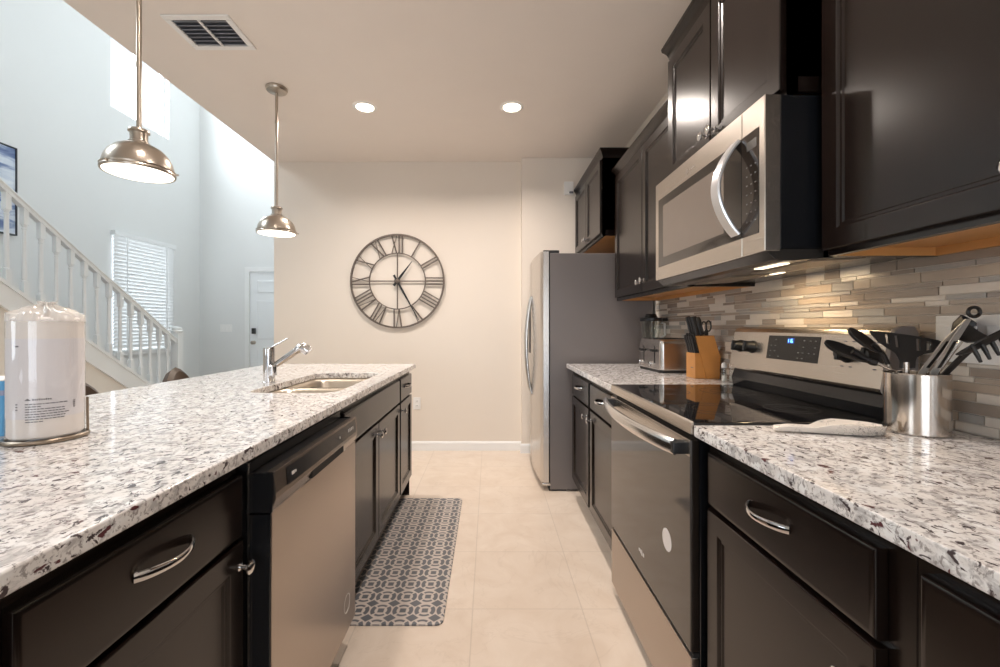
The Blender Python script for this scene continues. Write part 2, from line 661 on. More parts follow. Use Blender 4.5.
b = new(); box(b, XF - .1, XR + .1, YB - .1, YF + .1, -.1, 0); struct('floor', b, M['floor'])
b = new(); box(b, XR, XR + .12, YB, YK + .2, 0, ZC); struct('wall_right', b, M['wall_warm'])
b = new()
prism(b, [(XL, YK + .14), (XL, YK), (.30, YK), (.30, YA), (XR, YA), (XR, YK + .14)], 'z', 0, ZC)
struct('wall_far', b, M['wall_warm'])
b = new(); box(b, XL, XL + .12, YK + .14, YF, 0, ZF); struct('wall_hall', b, M['wall_cool'])
b = new(); box(b, XL, XL + .12, YB, YK + .14, ZC + .12, ZF); struct('wall_upper', b, M['wall_cool'])
b = new(); box(b, XL, XR + .12, YB, YK + .14, ZC, ZC + .12); struct('ceiling', b, M['ceiling'])
b = new(); box(b, XF - .1, XL + .12, YB, YF + .1, ZF, ZF + .1); struct('ceiling_foyer', b, M['wall_cool'])
W1 = (5.17, 6.12, .86, 2.30)
W2 = (5.15, 6.09, 3.82, 5.22)
W3 = (1.0, 1.94, 3.82, 5.22)  # out of view, opening added to let more light into the foyer
W4 = (-3.0, -1.2, .85, 2.2)  # extra unseen opening, added for foyer light
b = new(); wall_holes(b, 'x', XF, -.14, YB, YF, 0, ZF, [W1, W2, W3, W4]); struct('wall_left', b, M['wall_cool'])
DX0, DX1, DZ = -3.755, -2.84, 2.03
b = new(); wall_holes(b, 'y', YF, .14, XF, XL + .12, 0, ZF, [(DX0 - .02, DX1 + .02, 0, DZ + .02)]); struct('wall_foyer', b, M['wall_cool'])
GD = (-1.6, .9, .02, 2.12)
b = new(); wall_holes(b, 'y', YB, -.14, XF, XR + .12, 0, ZF, [GD]); struct('wall_back', b, M['wall_warm'])


def window(name, axis, pos, u0, u1, v0, v1, off, bars=1):
    def B(bm, ua, ub, va, vb, t0, t1):
        if axis == 'x':
            box(bm, pos + t0, pos + t1, ua, ub, va, vb, .003, 1)
        else:
            box(bm, ua, ub, pos + t0, pos + t1, va, vb, .003, 1)
    loc = (pos, (u0 + u1) / 2, v0) if axis == 'x' else ((u0 + u1) / 2, pos, v0)
    e = struct_empty(name, loc)
    bm = new(); f = .04
    t0, t1 = (off - .03, off + .03)
    B(bm, u0, u0 + f, v0, v1, t0, t1); B(bm, u1 - f, u1, v0, v1, t0, t1)
    B(bm, u0 + f, u1 - f, v0, v0 + f, t0, t1); B(bm, u0 + f, u1 - f, v1 - f, v1, t0, t1)
    for k in range(bars):
        c = u0 + (u1 - u0) * (k + 1) / (bars + 1)
        B(bm, c - .02, c + .02, v0 + f, v1 - f, t0, t1)
    obj('window_frame', bm, M['white_trim'], e)
    bm = new(); B(bm, u0 + f, u1 - f, v0 + f, v1 - f, off - .004, off + .004)
    obj('pane', bm, M['pane'], e)
    return e


window('window_1', 'x', XF, *W1, -.10, 0)
window('window_2', 'x', XF, *W2, -.09, 1)
window('added_window_3', 'x', XF, *W3, -.09, 1)  # unseen upper window, added for its light
window('added_window_4', 'x', XF, *W4, -.09, 1)  # unseen side window, added for its light
window('window_5', 'y', YB, *GD, -.02, 2)

# sill under the lower foyer window
b = new(); box(b, XF - .02, XF + .045, W1[0] - .03, W1[1] + .03, W1[2] - .04, W1[2] - .001, .005); struct('trim_1', b, M['white_trim'])

# front door
e = struct_empty('door_1', (DX0, YF, 0))
b = new()
box(b, DX0, DX1, YF + .005, YF + .05, .005, DZ, .003)
obj('door_leaf', b, M['door_white'], e)
b = new()
cw = (DX1 - DX0)
for (ua, ub) in ((.115, .43), (.485, .80)):
    for (va, vb) in ((.22, .82), (.97, 1.58), (1.70, 1.90)):
        x0, x1 = DX0 + ua, DX0 + ub
        lo = []
        for ins, dep in ((0, .006), (.012, -.002), (.03, -.002), (.045, .004)):
            lo.append([(x0 + ins, YF + .005 - .003 + dep - .004, va + ins), (x1 - ins, YF - .002 + dep, va + ins), (x1 - ins, YF - .002 + dep, vb - ins), (x0 + ins, YF - .002 + dep, vb - ins)])
        for k in range(4):
            lo[k][0] = (lo[k][0][0], YF - .002 + (.006, -.002, -.002, .004)[k], lo[k][0][2])
        loft(b, lo)
obj('door_panel', b, M['door_white'], e)
b = new()
box(b, DX0 + .035, DX0 + .095, YF - .025, YF + .004, 1.06, 1.15, .008)
obj('deadbolt_lock', b, M['black_plastic'], e)
b = new()
lathe(b, [(.028, 0), (.028, .006), (.012, .012), (.011, .035), (.026, .045), (.029, .058), (.022, .068), (.004, .072)], seg=20,
      M=Matrix.Translation((DX0 + .065, YF + .005, .925)) @ Matrix.Rotation(PI / 2, 4, 'X'))
obj('door_knob', b, M['nickel'], e)
b = new()
box(b, DX0 - .075, DX0 - .003, YF - .018, YF + .02, 0, DZ + .075, .004)
box(b, DX1 + .003, DX1 + .075, YF - .018, YF + .02, 0, DZ + .075, .004)
box(b, DX0 - .075, DX1 + .075, YF - .019, YF + .02, DZ + .003, DZ + .076, .004)
obj('door_casing', b, M['white_trim'], e)


def baseboard(name, pts):
    bm = new()
    sec = [(0, 0), (.014, 0), (.014, .062), (.010, .070), (.010, .076), (.004, .086), (0, .086)]
    for (p, q) in pts:
        p, q = Vector(p), Vector(q)
        t = (q - p).normalized()
        n = Vector((t.y, -t.x, 0))
        lo = []
        for r in (p, q):
            lo.append([(r.x + n.x * a, r.y + n.y * a, c) for a, c in sec])
        loft(bm, lo)
    struct(name, bm, M['white_trim'])


baseboard('baseboard_far', [((XL, YK, 0), (.30, YK, 0))])
baseboard('baseboard_alcove', [((.286, YA, 0), (XR, YA, 0))])
baseboard('baseboard_left', [((XF, 5.1, 0), (XF, YF, 0))])
baseboard('baseboard_foyer', [((XF, YF, 0), (DX0 - .08, YF, 0)), ((DX1 + .08, YF, 0), (XL, YF, 0))])

# tiled backsplash: strips of random height and length
random.seed(11)
b = new()
YS0, YS1 = -.9, 3.035
box(b, XR - .004, XR - .0005, YS0, YS1, .915, 1.42, mi=4)
z = .9155
while z < 1.415:
    h = random.choice((.0135, .0135, .0235, .0235, .0235, .030))
    h = min(h, 1.419 - z)
    y = YS0 + random.uniform(0, .05)
    last = -1
    while y < YS1 - .02:
        L = random.choice((.075, .11, .145, .18, .23, .29)) * random.uniform(.75, .98)
        y1 = min(y + L, YS1)
        k = random.choices((0, 1, 2, 3), (.31, .29, .22, .18))[0]
        if k == last == 0:
            k = random.choice((1, 2, 3))
        last = k
        th = .0085 if k in (2, 3) else .0078
        box(b, XR - th, XR - .003, y + .0014, y1 - .0014, z + .0012, z + h - .0012, 0, mi=k)
        y = y1
    z += h
struct('tile_backsplash', b, [M['mosaic_white'], M['mosaic_beige'], M['mosaic_taupe'], M['mosaic_grey'], M['grout']])

# ------------------------------------------------------------------ cabinets
DOOR_PROF = [(0, -.019), (0, -.004), (.0015, -.001), (.004, 0), (.048, 0), (.051, -.0015), (.054, -.0055), (.060, -.0055), (.064, -.009)]
SLAB_PROF = [(0, -.019), (0, -.006), (.002, -.002), (.006, 0), (.011, 0)]


def front(bm, xf, n, y0, y1, z0, z1, prof):
    lo = []
    for ins, out in prof:
        x = xf + n * out
        lo.append([(x, y0 + ins, z0 + ins), (x, y1 - ins, z0 + ins), (x, y1 - ins, z1 - ins), (x, y0 + ins, z1 - ins)])
    loft(bm, lo)


def knob(parent, xf, n, y, z):
    bm = new()
    Mx = Matrix.Translation((xf, y, z)) @ Matrix.Rotation(n * PI / 2, 4, 'Y')
    lathe(bm, [(.009, 0), (.009, .002), (.0055, .005), (.005, .016), (.012, .019), (.0155, .023), (.0155, .026), (.011, .030), (.003, .0315)], seg=20, M=Mx)
    return obj('knob', bm, M['chrome'], parent)


def pull(parent, xf, n, y0, y1, z):
    bm = new()
    pts, sc = [], []
    for k in range(17):
        t = k / 16
        out = .005 + .030 * math.sin(PI * t) ** .75
        pts.append((xf + n * (out - .006), y0 + (y1 - y0) * t, z))
        sc.append(1.0 + .15 * math.cos(2 * PI * t))
    sweep(bm, pts, circ(.0038, .0072, 12), (0, 0, 1), scale=sc)
    return obj('pull_handle', bm, M['chrome'], parent)


def base_cabinet(name, label, n, xf, depth, y0, y1, drawers, doors, knobs=(), pulls=(), zt=.8835, group=None, knob_z=.656):
    """n: direction the front faces along x. drawers/doors: list of (y0,y1). knobs: (door index, y); pulls: drawer index"""
    t = thing(name, label, 'cabinet', (xf - n * depth / 2, (y0 + y1) / 2, 0), group=group)
    bm = new()
    xb = xf - n * .020
    xk = xf - n * depth
    box(bm, xb, xb - n * .02, y0 + .0005, y1 - .0005, .105, zt, .001, 1)
    box(bm, xk, xk + n * .012, y0 + .0005, y1 - .0005, .105, zt)
    box(bm, xb - n * .0195, xk + n * .0115, y0 + .0005, y0 + .018, .105, zt)
    box(bm, xb - n * .0195, xk + n * .0115, y1 - .018, y1 - .0005, .105, zt)
    box(bm, xb - n * .0195, xk + n * .0115, y0 + .0175, y1 - .0175, .105, .123)
    obj('carcass', bm, M['cab'], t)
    bm = new()
    box(bm, xf - n * .085, xf - n * (depth - .02), y0 + .001, y1 - .001, 0.0, .105)
    obj('toe_kick', bm, M['cab'], t)
    dr = []
    for (a, c) in drawers:
        bm = new(); front(bm, xf, n, a, c, .717, .852, SLAB_PROF)
        dr.append(obj('drawer_front', bm, M['cab'], t))
    ds = []
    for (a, c) in doors:
        bm = new(); front(bm, xf, n, a, c, .145, .706, DOOR_PROF)
        ds.append(obj('door', bm, M['cab'], t))
    for i, y in knobs:
        knob(ds[i], xf - .0005 * n, n, y, knob_z)
    for i in pulls:
        a, c = drawers[i]
        pull(dr[i], xf, n, (a + c) / 2 - .062, (a + c) / 2 + .062, .793)
    return t


XI = -.540     # island door fronts
base_cabinet('base_cabinet', 'near island base cabinet at left edge with plain drawer, cut by the frame', 1, XI, .62, -.60, .470,
             [(-.03, .455), (-.55, -.06)], [(-.03, .455), (-.55, -.06)], [(0, .42), (1, -.09)], (0, 1))
base_cabinet('base_cabinet', 'dark island drawer cabinet left of the dishwasher with arched chrome pull', 1, XI, .62, .470, .957,
             [(.487, .945)], [(.487, .945)], [(0, .930)], (0,))
base_cabinet('base_cabinet', 'wide dark island sink cabinet with two doors just beyond the dishwasher', 1, XI, .62, 1.585, 2.605,
             [(1.60, 2.59)], [(1.60, 2.097), (2.103, 2.59)], [(0, 2.065), (1, 2.135)], ())
base_cabinet('base_cabinet', 'narrow dark cabinet at far end of the island with one drawer and door', 1, XI, .62, 2.605, 3.0,
             [(2.622, 2.985)], [(2.622, 2.985)], [(0, 2.655)], (0,))
b = new(); box(b, XI - .62 - .02, XI - .621, -.60, 3.0, 0, .8835, .001, 1)
box(b, XI - .62 - .0199, XI - .02, 3.0005, 3.004, .0, .8834)
tag(obj('island_back_panel', b, M['cab']), 'dark panel closing the seating side and far end of the island', 'panel')

XC = .562      # right-hand door fronts
base_cabinet('base_cabinet', 'dark base cabinet in lower right corner with blue-lit top edge', -1, XC, .60, -.80, .585,
             [(.02, .564), (-.76, -.02)], [(.02, .564), (-.76, -.02)], [(0, .06), (1, -.06)], ())
base_cabinet('base_cabinet', 'dark drawer base cabinet nearest right of the range with curved chrome pull', -1, XC, .60, .585, 1.135,
             [(.627, 1.112)], [(.627, 1.112)], [(0, .665)], (0,), knob_z=.632)
base_cabinet('base_cabinet', 'dark base cabinet between the range and narrow cabinet, with drawer and door', -1, XC, .60, 1.910, 2.430,
             [(1.925, 2.412)], [(1.925, 2.412)], [(0, 2.375)], (0,))
base_cabinet('base_cabinet', 'narrow dark base cabinet beside the refrigerator with drawer above door', -1, XC, .60, 2.430, 2.985,
             [(2.45, 2.93)], [(2.45, 2.93)], [(0, 2.49)], (0,))

# ------------------------------------------------------------------ granite worktops


def slab(name, label, x0, x1, y0, y1, hole=None):
    bm = new()
    o = [(x0, y0), (x1, y0), (x1, y1), (x0, y1)]
    edges = []
    for ring in ([o] if not hole else [o, hole]):
        vs = [bm.verts.new((p[0], p[1], .914)) for p in ring]
        edges += [bm.edges.new((vs[i], vs[(i + 1) % len(vs)])) for i in range(len(vs))]
    bmesh.ops.triangle_fill(bm, edges=edges, use_beauty=True)
    r = bmesh.ops.extrude_face_region(bm, geom=list(bm.faces))
    for v in [g for g in r['geom'] if isinstance(g, bmesh.types.BMVert)]:
        v.co.z = .884
    ob = obj(name, bm, M['granite'], smooth=30)
    ob.modifiers.remove(ob.modifiers[0])
    md = ob.modifiers.new('eased_edge', 'BEVEL')
    md.width, md.segments, md.limit_method, md.angle_limit = .004, 2, 'ANGLE', math.radians(50)
    wn = ob.modifiers.new('face_weighted_normals', 'WEIGHTED_NORMAL')
    wn.weight = 80
    return tag(ob, label, 'countertop')


SX0, SX1, SY0, SY1 = -.975, -.610, 1.70, 2.43
slab('island_countertop', 'long speckled granite island countertop with sink cutout on the left', -1.535, -.520, -.62, 3.03,
     rrect(SX0, SX1, SY0, SY1, .07))
slab('granite_countertop', 'near granite countertop on the right holding the steel utensil crock', .542, XR - .0095, -.82, 1.143)
slab('granite_countertop', 'far granite countertop between range and refrigerator under the toaster', .542, XR - .0095, 1.906, 3.03)

# ------------------------------------------------------------------ sink and faucet
t = thing('kitchen_sink', 'double-bowl stainless undermount sink set in the island countertop', 'sink', ((SX0 + SX1) / 2, (SY0 + SY1) / 2, .70))
SYM = 2.05


def bowl(y0, y1):
    bm = new()
    lo = []
    for ins, z_, r in ((-.018, .8832, .075), (-.018, .8820, .075), (.001, .8820, .066), (.005, .8800, .065), (.010, .874, .064), (.015, .860, .062), (.048, .74, .058), (.075, .707, .05), (.11, .698, .035)):
        lo.append([(x, y, z_) for x, y in rrect(SX0 + ins, SX1 - ins, y0 + ins, y1 - ins, r)])
    # outer skin downwards
    out = [[(x, y, z_) for x, y in rrect(SX0 + i2, SX1 - i2, y0 + i2, y1 - i2, .06)] for i2, z_ in ((.10, .694), (.065, .703), (.040, .74), (.006, .86), (-.018, .8805))]
    loft(bm, lo + out, False, False)
    bm2 = bm
    bm2.faces.new([bm2.verts[0]] if False else [v for v in bm2.verts if abs(v.co.z - .698) < 1e-5])
    obj('bowl', bm2, M['sink_steel'], t)
    bm = new()
    cx, cy = (SX0 + SX1) / 2, (y0 + y1) / 2
    lathe(bm, [(.040, .6985), (.040, .701), (.030, .700), (.006, .699)], (cx, cy, 0), 24)
    obj('drain', bm, M['chrome'], t)


bowl(SY0, SYM - .006 - .018 + .012)
bowl(SYM + .012, SY1)

FX, FY = -1.035, 2.02
t = thing('kitchen_faucet', 'chrome single-lever pull-out faucet standing behind the island sink', 'faucet', (FX, FY, .914))
b = new()
lathe(b, [(.030, 0), (.030, .004), (.0255, .006), (.0255, .118), (.0245, .119), (.0245, .121), (.0255, .122), (.0255, .158), (.022, .164), (.004, .166)], (FX, FY, .914), 32)
obj('faucet_body', b, M['chrome'], t)
b = new()
p0 = Vector((FX + .012, FY + .004, .982)); p1 = Vector((FX + .128, FY + .015, 1.066))
cyl(b, p0, p1, .0150, .0165)
d_ = (p1 - p0).normalized()
lathe(b, [(.013, -.028), (.019, -.022), (.019, .018), (.014, .024)], (FX + .022, FY - .012, .972), 20)
obj('spout', b, M['chrome'], t)
b = new()
q = p1 - d_ * .006
pts = [q, q + d_ * .018, q + d_ * .032 + Vector((.004, 0, -.006)), q + d_ * .044 + Vector((.010, 0, -.022)), q + d_ * .050 + Vector((.014, 0, -.034))]
sweep(b, pts, circ(.0235, seg=24), (0, 1, 0), scale=[.72, .95, 1.02, 1.0, .93])
obj('spray_head', b, M['chrome'], t)
b = new()
lv = [Vector((FX + .008, FY, 1.074)), Vector((FX + .022, FY + .001, 1.084)), Vector((FX + .085, FY + .006, 1.120))]
sweep(b, lv, circ(.0062, .0042, 12), (0, 0, 1), scale=[1, 1, .75])
obj('lever', b, M['chrome'], t)

# ------------------------------------------------------------------ dishwasher
DW0, DW1, DWX = .966, 1.572, -.490
t = thing('dishwasher', 'stainless built-in dishwasher in the island with black control strip', 'dishwasher', (-.80, (DW0 + DW1) / 2, 0))
b = new()
box(b, -1.14, -.545, DW0 + .002, DW1 - .002, .10, .868, .002, 1)
obj('tub_body', b, M['black_plastic'], t)
b = new()
box(b, -.548, DWX - .003, DW0, DW1, .125, .752, .002, 1)
obj('door_liner', b, M['black_gloss'], t)
b = new()
box(b, DWX - .004, DWX, DW0 + .002, DW1 - .002, .125, .758, .0015, 1)
do = obj('door_skin', b, M['steel_dish'], t)
for ya_ in (DW0, DW1 - .004):
    b = new()
    prism(b, [(-.548, .757), (DWX + .001, .757), (DWX + .006, .800), (DWX + .002, .846), (-.548, .846)], 'y', ya_, ya_ + .004)
    obj('panel_end_cap', b, M['black_gloss'], t)
b = new()
box(b, -.548, DWX - .0145, DW0 + .0045, DW1 - .0045, .7585, .842)
obj('panel_housing', b, M['black_plastic'], t)
b = new()
prism(b, [(DWX - .014, .7585), (DWX - .001, .7585), (DWX + .008, .785), (DWX + .008, .800), (DWX + .004, .848), (DWX - .014, .848)], 'y', DW0 + .004, DW1 - .004, .0008)
cp = obj('control_panel', b, M['steel_dark_reflection'], t)


def dw_strip(bm, ya, yb, za, zb, lift):
    def X(z): return DWX + .008 + (z - .800) / .048 * -.004 + lift
    lo = [[(X(za) - .002, ya, za), (X(za) - .002, yb, za), (X(zb) - .002, yb, zb), (X(zb) - .002, ya, zb)],
          [(X(za), ya, za), (X(za), yb, za), (X(zb), yb, zb), (X(zb), ya, zb)]]
    loft(bm, lo)


b = new(); dw_strip(b, DW0 + .06, DW1 - .022, .798, .840, .0012); st = obj('control_strip', b, M['black_gloss'], t)
b = new()
dw_strip(b, DW0 + .083, DW0 + .098, .814, .822, .0018)
dw_strip(b, DW0 + .101, DW0 + .107, .815, .821, .0018)
obj('maker_badge', b, M['print_light'], t)
for yy, w_, h_ in ((1.385, .006, .010), (1.470, .006, .014), (1.484, .008, .014), (1.500, .008, .014), (1.516, .005, .014)):
    b = new()
    dw_strip(b, yy, yy + w_ * .8, .814, .814 + h_ * .75, .0018)
    obj('button_mark', b, M['print_light'], st)
b = new()
prism(b, [(DWX + .0085, .762), (DWX + .0085, .783), (DWX - .01, .783), (DWX - .01, .762)], 'y', 1.17, 1.42, .002)
obj('pocket_handle', b, M['dark_gap'], t)
b = new()
lathe(b, [(.030, 0), (.031, .0012), (.0295, .0016), (.0280, .0012), (.0275, .0004)], seg=36, cap0=False, cap1=False, M=Matrix.Translation((DWX - .0003, 1.478, .225)) @ Matrix.Rotation(PI / 2, 4, 'Y') )
obj('round_sticker', b, M['print_light'], t)
b = new(); box(b, -.60, -.560, DW0 + .003, DW1 - .003, .0, .118); obj('kick_plate', b, M['black_plastic'], t)
b = new(); box(b, -.5395, -.5375, DW0 - .0075, DW0 - .003, .12, .87); obj('side_trim', b, M['steel_h'], t)

# ------------------------------------------------------------------ range
R0, R1 = 1.1465, 1.9025
t = thing('kitchen_range', 'stainless and black electric range with glass cooktop between the countertops', 'range', (.86, (R0 + R1) / 2, 0))
b = new(); box(b, .562, 1.172, R0, R1, .03, .900, .002, 1); obj('oven_body', b, M['black_gloss'], t)
for yy in (R0 + .06, R1 - .06):
    for xx in (.62, 1.12):
        b = new(); cyl(b, (xx, yy, 0), (xx, yy, .032), .018)
        obj('levelling_foot', b, M['black_plastic'], t)
b = new(); box(b, .545, 1.095, R0, R1, .9005, .920, .003); cook = obj('cooktop', b, M['cook_glass'], t)
for (cx, cy, rr) in ((.70, 1.34, .10), (.70, 1.70, .085), (.94, 1.34, .075), (.94, 1.70, .10)):
    b = new()
    lathe(b, [(rr, .9195), (rr, .9203), (rr - .003, .9203), (rr - .003, .9195)], (cx, cy, 0), 48, cap0=False, cap1=False)
    lathe(b, [(rr * .62, .9195), (rr * .62, .9203), (rr * .62 - .002, .9203), (rr * .62 - .002, .9195)], (cx, cy, 0), 48, cap0=False, cap1=False)
    obj('burner_mark', b, M['burner'], cook)
b = new(); prism(b, [(.5445, .9195), (.5445, .922), (.5385, .918), (.5370, .888), (.562, .888), (.562, .8995), (.5445, .8995)], 'y', R0 + .001, R1 - .001)
obj('front_trim', b, M['steel_h'], t)
b = new()
box(b, .5375, .5615, R0 + .004, R1 - .004, .302, .872, .004)
od = obj('oven_door', b, M['oven_glass'], t)
b = new(); box(b, .5365, .5385, R0 + .006, R1 - .006, .826, .8700, .0005, 1); obj('door_top_trim', b, M['steel_h'], od)
b = new()
pts = []
for k in range(21):
    s_ = k / 20
    bow = math.sin(PI * s_)
    pts.append((.508 - .040 * bow ** .8, R0 + .032 + (R1 - R0 - .064) * s_, .846))
sweep(b, pts, circ(.011, .0225, 20), (0, 0, 1))
obj('oven_handle', b, M['steel_bright'], od)
for yy in (R0 + .018, R1 - .050):
    b = new(); box(b, .497, .540, yy, yy + .032, .829, .863, .005)
    obj('handle_bracket', b, M['black_plastic'], od)
b = new()
lathe(b, [(.033, 0), (.033, .0008), (.031, .001)], seg=36, M=Matrix.Translation((.5378, 1.303, .530)) @ Matrix.Rotation(-PI / 2, 4, 'Y'))
obj('round_sticker', b, M['print_white'], od)
b = new()
for k, (w_, h_) in enumerate(((.016, .012), (.010, .020), (.010, .014), (.012, .010))):
    yy = 1.495 + sum((.018, .012, .012, .014)[:k])
    box(b, .5369, .5380, yy, yy + w_ * .8, .377 - h_ / 2, .377 + h_ / 2, .0004, 1)
obj('maker_badge', b, M['print_light'], od)
b = new(); box(b, .5385, .5615, R0 + .004, R1 - .004, .050, .288, .004); obj('storage_drawer', b, M['steel_dish'], t)
b = new(); box(b, .545, .562, R0 + .004, R1 - .004, .288, .302); obj('drawer_gap', b, M['dark_gap'], t)
b = new()
prism(b, [(1.075, .920), (1.140, .920), (1.140, 1.01), (1.088, 1.01), (1.068, .955)], 'y', R0 + .002, R1 - .002, .003)
obj('riser', b, M['black_gloss'], t)
b = new()
prism(b, [(1.058, 1.005), (1.062, .996), (1.168, .996), (1.168, 1.165), (1.160, 1.172), (1.106, 1.174), (1.088, 1.166), (1.080, 1.152)], 'y', R0 + .016, R1 - .006, .002)
bgp = obj('backguard', b, M['steel_h'], t)
b = new()
prism(b, [(1.054, 1.003), (1.060, .992), (1.146, .992), (1.146, 1.160), (1.136, 1.177), (1.104, 1.178), (1.085, 1.169), (1.076, 1.154)], 'y', R0, R0 + .0165, .004)
obj('backguard_end', b, M['fridge_side'], t)


def BX(z):  # backguard sloped face x at height z
    return 1.058 + (z - 1.005) * (.022 / .15)


def bgbox(bm, ya, yb, za, zb, lift=.0012, back=.004):
    lo = [[(BX(za) + back, ya, za), (BX(za) + back, yb, za), (BX(zb) + back, yb, zb), (BX(zb) + back, ya, zb)],
          [(BX(za) - lift, ya, za), (BX(za) - lift, yb, za), (BX(zb) - lift, yb, zb), (BX(zb) - lift, ya, zb)]]
    loft(bm, lo)


b = new(); bgbox(b, 1.398, 1.655, 1.055, 1.142); disp = obj('control_display', b, M['black_gloss'], t)
b = new(); bgbox(b, 1.515, 1.550, 1.115, 1.135, .0016); obj('clock_window', b, M['display_bg'], disp)
# digits (time readout) as bars, y decreases to the right as seen
b = new()
SEG = {'1': 'bc', '6': 'afgedc', '8': 'abcdefg', '2': 'abged', '4': 'fgbc'}


def digit(bm, ch, y, z, w_, h_):
    t_ = .0016
    for s in SEG[ch]:
        if s in 'agd':
            zz = {'a': z + h_, 'g': z + h_ / 2, 'd': z}[s]
            bgbox(bm, y - w_, y, zz - t_ / 2, zz + t_ / 2, .0022, 0)
        else:
            yy = y if s in 'ef' else y - w_
            z0 = z if s in 'ec' else z + h_ / 2
            bgbox(bm, yy - t_ / 2, yy + t_ / 2, z0, z0 + h_ / 2, .0022, 0)


digit(b, '1', 1.548, 1.119, .004, .012)
digit(b, '1', 1.537, 1.119, .004, .012)
digit(b, '6', 1.529, 1.119, .006, .012)
bgbox(b, 1.5405, 1.542, 1.122, 1.1235, .0022, 0); bgbox(b, 1.5405, 1.542, 1.127, 1.1285, .0022, 0)
obj('clock_digits', b, M['display_blue'], disp)
random.seed(4)
for yy in (1.635, 1.612, 1.59, 1.49, 1.468, 1.44, 1.416):
    for zz in (1.065, 1.084, 1.104, 1.126):
        if random.random() < .78:
            b = new(); bgbox(b, yy - .003 - random.uniform(0, .003), yy + .003, zz, zz + .0025, .0016, 0)
            obj('key_mark', b, M['dim'], disp)
for yy in (1.835, 1.750, 1.285, 1.196):
    b = new()
    Mx = Matrix.Translation((BX(1.093), yy, 1.093)) @ Matrix.Rotation(math.radians(-82), 4, 'Y')
    lathe(b, [(.026, -.001), (.026, .004), (.0225, .008), (.0195, .028), (.016, .032), (.003, .033)], seg=28, M=Mx)
    box(b, -.021, .021, -.005, .005, .012, .038, .002, 1, M=Mx)
    obj('control_knob', b, M['black_plastic'], t)
for yy in (1.30, 1.27, 1.19):
    for zz in (1.055, 1.13):
        b = new(); bgbox(b, yy - .005, yy + .005, zz, zz + .003, .0008, 0)
        obj('knob_mark', b, M['print_grey'], bgp)

# ------------------------------------------------------------------ microwave
t = thing('microwave_oven', 'over-the-range stainless microwave with tall bowed handle, black side', 'microwave', (.95, 1.525, 1.355))
b = new(); box(b, .777, 1.174, R0 + .002, R1 - .002, 1.385, 1.795, .002, 1); obj('microwave_body', b, M['black_gloss'], t)
YD = 1.252
b = new()


def frame_front(bm, xf, y0, y1, z0, z1, ins, th):
    lo = []
    for i_, x in ((0, xf + th), (0, xf + .002), (.002, xf), (ins - .001, xf), (ins, xf + .003), (ins, xf + th)):
        lo.append([(x, y0 + i_, z0 + i_), (x, y1 - i_, z0 + i_), (x, y1 - i_, z1 - i_), (x, y0 + i_, z1 - i_)])
    loft(bm, lo, closed=True)


# stainless door and control strip in brushed steel, smoked glass set in
box(b, .735, .777, YD + .0008, R1 - .001, 1.378, 1.797, .002, 1)
md = obj('microwave_door', b, M['steel_h'], t)
b = new(); box(b, .735, .777, R0 + .001, YD - .0008, 1.378, 1.797, .002, 1)
mc = obj('control_column', b, M['steel_h'], t)
b = new(); box(b, .7335, .7362, YD + .0008, R1 - .035, 1.432, 1.722, .001, 1); obj('smoked_window', b, M['oven_glass'], md)
b = new(); box(b, .7331, .7340, YD + .095, R1 - .085, 1.468, 1.686, .0004, 1); obj('window_mesh', b, simple('window_screen', (.20, .165, .14), .22, var=.03), md)
b = new(); box(b, .7335, .7362, R0 + .026, YD - .0008, 1.432, 1.722, .001, 1); pn = obj('keypad', b, M['oven_glass'], mc)
for i in range(7):
    for j in range(3):
        yy = R0 + .036 + j * .020; zz = 1.470 + i * .026
        b = new(); box(b, .7330, .7337, yy, yy + .006, zz, zz + .003, .0002, 1)
        obj('key_mark', b, M['dim'], pn)
b = new(); box(b, .7330, .7337, R0 + .034, R0 + .080, 1.672, 1.698, .0003, 1)
obj('clock_window', b, M['dim_window'], pn)
b = new()
pts = []
for k in range(21):
    s_ = k / 20
    pts.append((.729 - .060 * math.sin(PI * s_) ** .85, 1.272, 1.446 + .272 * s_))
sweep(b, pts, [(-.019, -.005), (.019, -.005), (.021, 0), (.019, .005), (-.019, .005), (-.021, 0)], (1, 0, 0))
obj('door_handle', b, M['satin_handle'], md)
b = new()
lathe(b, [(.011, 0), (.011, .0006), (.009, .0006)], seg=24, M=Matrix.Translation((.7348, 1.60, 1.752)) @ Matrix.Rotation(-PI / 2, 4, 'Y'))
for k in range(4):
    box(b, .7340, .7350, 1.540 + k * .011, 1.547 + k * .011, 1.748, 1.757, .0002, 1)
obj('maker_badge', b, M['steel_v'], md)
b = new()
prism(b, [(.742, 1.3775), (.777, 1.3775), (.777, 1.384), (1.170, 1.384), (1.170, 1.368), (1.02, 1.366), (.79, 1.352), (.765, 1.356)], 'y', R0 + .004, R1 - .004, .002)
obj('hood_underside', b, M['hood'], t)
for yy in (R0 + .03, R0 + .42):
    b = new(); prism(b, [(.88, 1.3570), (.88, 1.3535), (1.03, 1.3630), (1.03, 1.3665)], 'y', yy, yy + .27); obj('grease_filter', b, M['filter'], t)
for xx, wx, yy, wy, zz, pw in ((.815, .028, R0 + .06, .12, 1.3515, .25), (1.02, .018, R0 + .36, .10, 1.3640, 1.25)):
    b = new(); box(b, xx, xx + wx, yy, yy + wy, zz, zz + .003, .001, 1); obj('hood_lamp_lens', b, M['hood_lens'], t)
    L = bpy.data.lights.new('hood_lamp', 'AREA'); L.shape = 'RECTANGLE'; L.size, L.size_y = wx, wy
    L.energy, L.color = pw, (1, .75, .46)
    lo_ = bpy.data.objects.new('hood_lamp', L); lo_.location = (xx + wx / 2 - .95, yy + wy / 2 - 1.525, zz - .002 - 1.355); lo_.parent = t; COL.objects.link(lo_)

# ------------------------------------------------------------------ wall cabinets


